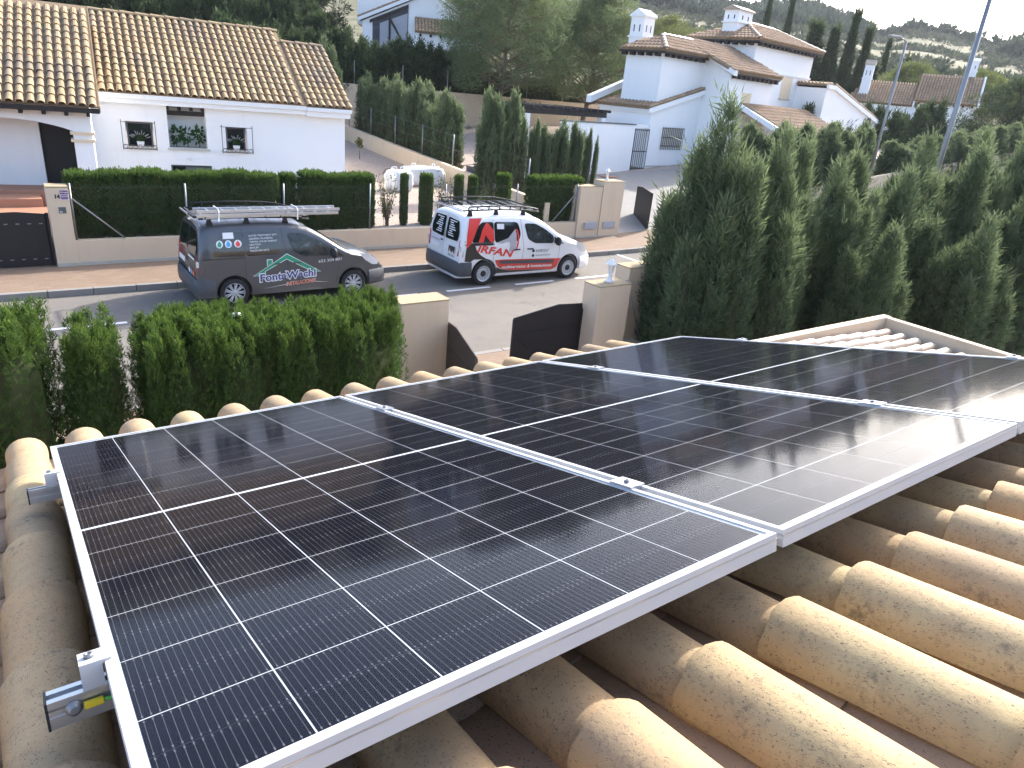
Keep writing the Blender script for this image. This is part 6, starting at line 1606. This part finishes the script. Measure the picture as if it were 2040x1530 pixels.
for i, (x, y, z, h, s, lb) in enumerate(((63.0, 42.5, 5.0, 7.0, 1.35, 'broad dark cypress left in the group behind the villa'), (64.5, 41.5, 5.0, 6.8, 1.0, 'cypress second from left in the group behind the villa'), (66.2, 40.8, 5.0, 8.3, .75, 'tallest spire in the cypress group behind the villa'), (67.5, 40.0, 5.0, 7.0, .75, 'cypress right of the tallest spire in the group'), (61.5, 43.5, 5.0, 4.8, 1.1, 'low cypress at the left foot of the cypress group'), (68.8, 39.6, 5.0, 4.3, 1.1, 'short cypress at the right foot of the cypress group'), (74, 56.5, 6.5, 10.3, .55, 'single cypress spire right of the villa tiled chimney'), (72.5, 52.5, 6.0, 9.8, .6, 'single cypress spire above the villa hip roof'), (81, 45.5, 5.0, 7.5, .55, 'thin cypress between the distant chimney and far lamp post'), (83, 44.0, 5.0, 6.0, .6, 'short thin cypress beside the far lamp post'))):
    plant('cypress_spire', lb, 'cypress', cyp[i % 2], (x, y, z), i, (s, s, h / 8.0), tk, 'cypress spires behind the villas')

# ------------------------------------------------------------------ hills
EL = [(-10, 3.5), (10, 5.0), (21.9, 5.25), (24, 5.25), (25.2, 5.4), (26.4, 5.75), (28.2, 5.8), (29.7, 5.35), (30.5, 5.45), (31.9, 6.0), (33.2, 6.25), (34.5, 6.6), (36.5, 6.7), (38.4, 6.45), (40.5, 6.6), (42.5, 7.0), (45, 7.4), (50, 8.6), (58, 9.5), (70, 9.0), (85, 8.0), (110, 6.5)]
def hill_h(azd, r_):
    el = lerp_tab(EL, azd); top = 330.0
    t = max(0, min(1, (r_ - 95) / (top - 95))); t2 = t ** 1.25
    base = 6.0
    z = base + (4.7 + math.tan(R(el - .25)) * top - base) * t2
    # a nearer shoulder in front of the skyline hill
    z += 5.0 * math.exp(-((r_ - 190) / 45.0) ** 2) * (0.5 + .5 * math.sin(azd * .22 + 1.0)) * t ** .3
    x, y = r_ * math.cos(R(azd)), r_ * math.sin(R(azd))
    z += mnoise.noise(Vector((x * .018, y * .018, 0))) * 5.0 * t * (1 - t * .75) + mnoise.noise(Vector((x * .06, y * .06, 3))) * 1.2 * t * (1 - .7 * t)
    if r_ > top: z -= (r_ - top) * .12
    return z
azs = np.arange(-14, 112.1, .8); rs = [70, 82, 95] + list(np.arange(105, 345, 7.5)) + [360, 400, 460]
hv = []; 
for r_ in rs:
    for a in azs:
        z = hill_h(a, r_) if r_ >= 95 else (2.5 if r_ == 70 else 4.6)
        hv.append((r_ * math.cos(R(a)), r_ * math.sin(R(a)), z))
na_ = len(azs); hf = [(j * na_ + i, j * na_ + i + 1, (j + 1) * na_ + i + 1, (j + 1) * na_ + i) for j in range(len(rs) - 1) for i in range(na_ - 1)]
def hill_mat():
    t = NT('hillside'); v = t.pos()
    c = t.mix(t.ramp(t.noise(v, .03, 6, .65), [(.35, 0.0), (.65, 1.0)]), (.15, .15, .085), (.25, .22, .145))
    c = t.mix(t.ramp(t.noise(v, .35, 5, .7), [(.4, 0.0), (.65, .8)]), c, (.085, .095, .05))
    return t.end(t.princ(c, .95, 0, .1))
hill_mat()
struct(mobj('hills', mesh_from('hills', hv, hf, 'hillside', True)))
rng = np.random.default_rng(77)
def blob_set(n, amin, amax, rmin, rmax, smin, smax, cond, per, tall=1.0):
    P, D, L, Wd, rd = [], [], [], [], []
    k = 0
    while k < n:
        a = rng.uniform(amin, amax); r_ = math.sqrt(rng.uniform(rmin ** 2, rmax ** 2))
        x, y = r_ * math.cos(R(a)), r_ * math.sin(R(a))
        k += 1
        if not cond(a, r_, x, y): continue
        z = hill_h(a, r_); s = rng.uniform(smin, smax)
        q = nrm(rng.normal(size=(per, 3))); q[:, 2] = np.abs(q[:, 2]) * tall; q *= rng.uniform(.5, 1, (per, 1)) * s
        P.append(q * .75 + [x, y, z]); D.append(nrm(q + [0, 0, .3 * s] + rng.normal(0, .4 * s, (per, 3)))); L.append(np.full(per, s * .75)); Wd.append(np.full(per, s * .17)); rd.append(np.clip(rng.uniform(0, 1) + rng.normal(0, .2, per), 0, 1))
    P = np.concatenate(P); D = np.concatenate(D); n_ = len(P)
    return blades(P, D, nrm(np.cross(D, rng.normal(size=(n_, 3)))), np.concatenate(L), np.concatenate(Wd), np.concatenate(rd), rng.uniform(0, .4, n_), np.zeros(n_))
def dens(x, y, f=.02, o=0): return mnoise.noise(Vector((x * f, y * f, 7 + o)))
V, T, Lf = blob_set(4200, 14, 62, 110, 320, .7, 1.7, lambda a, r_, x, y: dens(x, y) > -.25, 26)
tag(mobj('hillside_scrub', np_mesh('hillside_scrub', V, T, Lf, 'fol_scrub')), 'grey green scrub covering the hillside', 'scrub', None, 'stuff')
V, T, Lf = blob_set(1500, 14, 62, 262, 338, 2.0, 3.6, lambda a, r_, x, y: (dens(x, y, .012, 5) > -.35 or r_ > 322), 46, 1.5)
tag(mobj('pine_wood', np_mesh('pine_wood', V, T, Lf, 'fol_wood')), 'dark pine wood along the top of the hills', 'wood', None, 'stuff')
V, T, Lf = blob_set(520, 14, 62, 96, 150, 1.0, 2.6, lambda a, r_, x, y: dens(x, y, .03, 2) > -.1, 40)
tag(mobj('hill_bushes', np_mesh('hill_bushes', V, T, Lf, 'fol_wood')), 'dark bushes at the foot of the hill', 'bushes', None, 'stuff')

# ------------------------------------------------------------------ thin haze in the air
hz = MB().box(-100, 480, -80, 480, -1.5, 75).build('haze', 'hillside', None); hz.data.materials.clear()
hm = bpy.data.materials.new('haze_air'); hm.use_nodes = True; hn = hm.node_tree; hn.nodes.clear()
ho = hn.nodes.new('ShaderNodeOutputMaterial'); hp = hn.nodes.new('ShaderNodeVolumePrincipled')
hp.inputs['Color'].default_value = (.86, .92, 1, 1); hp.inputs['Density'].default_value = .0002; hp.inputs['Anisotropy'].default_value = .3
hn.links.new(hp.outputs[0], ho.inputs['Volume']); hz.data.materials.append(hm); tag(hz, 'thin pale haze in the air', 'haze', None, 'stuff')
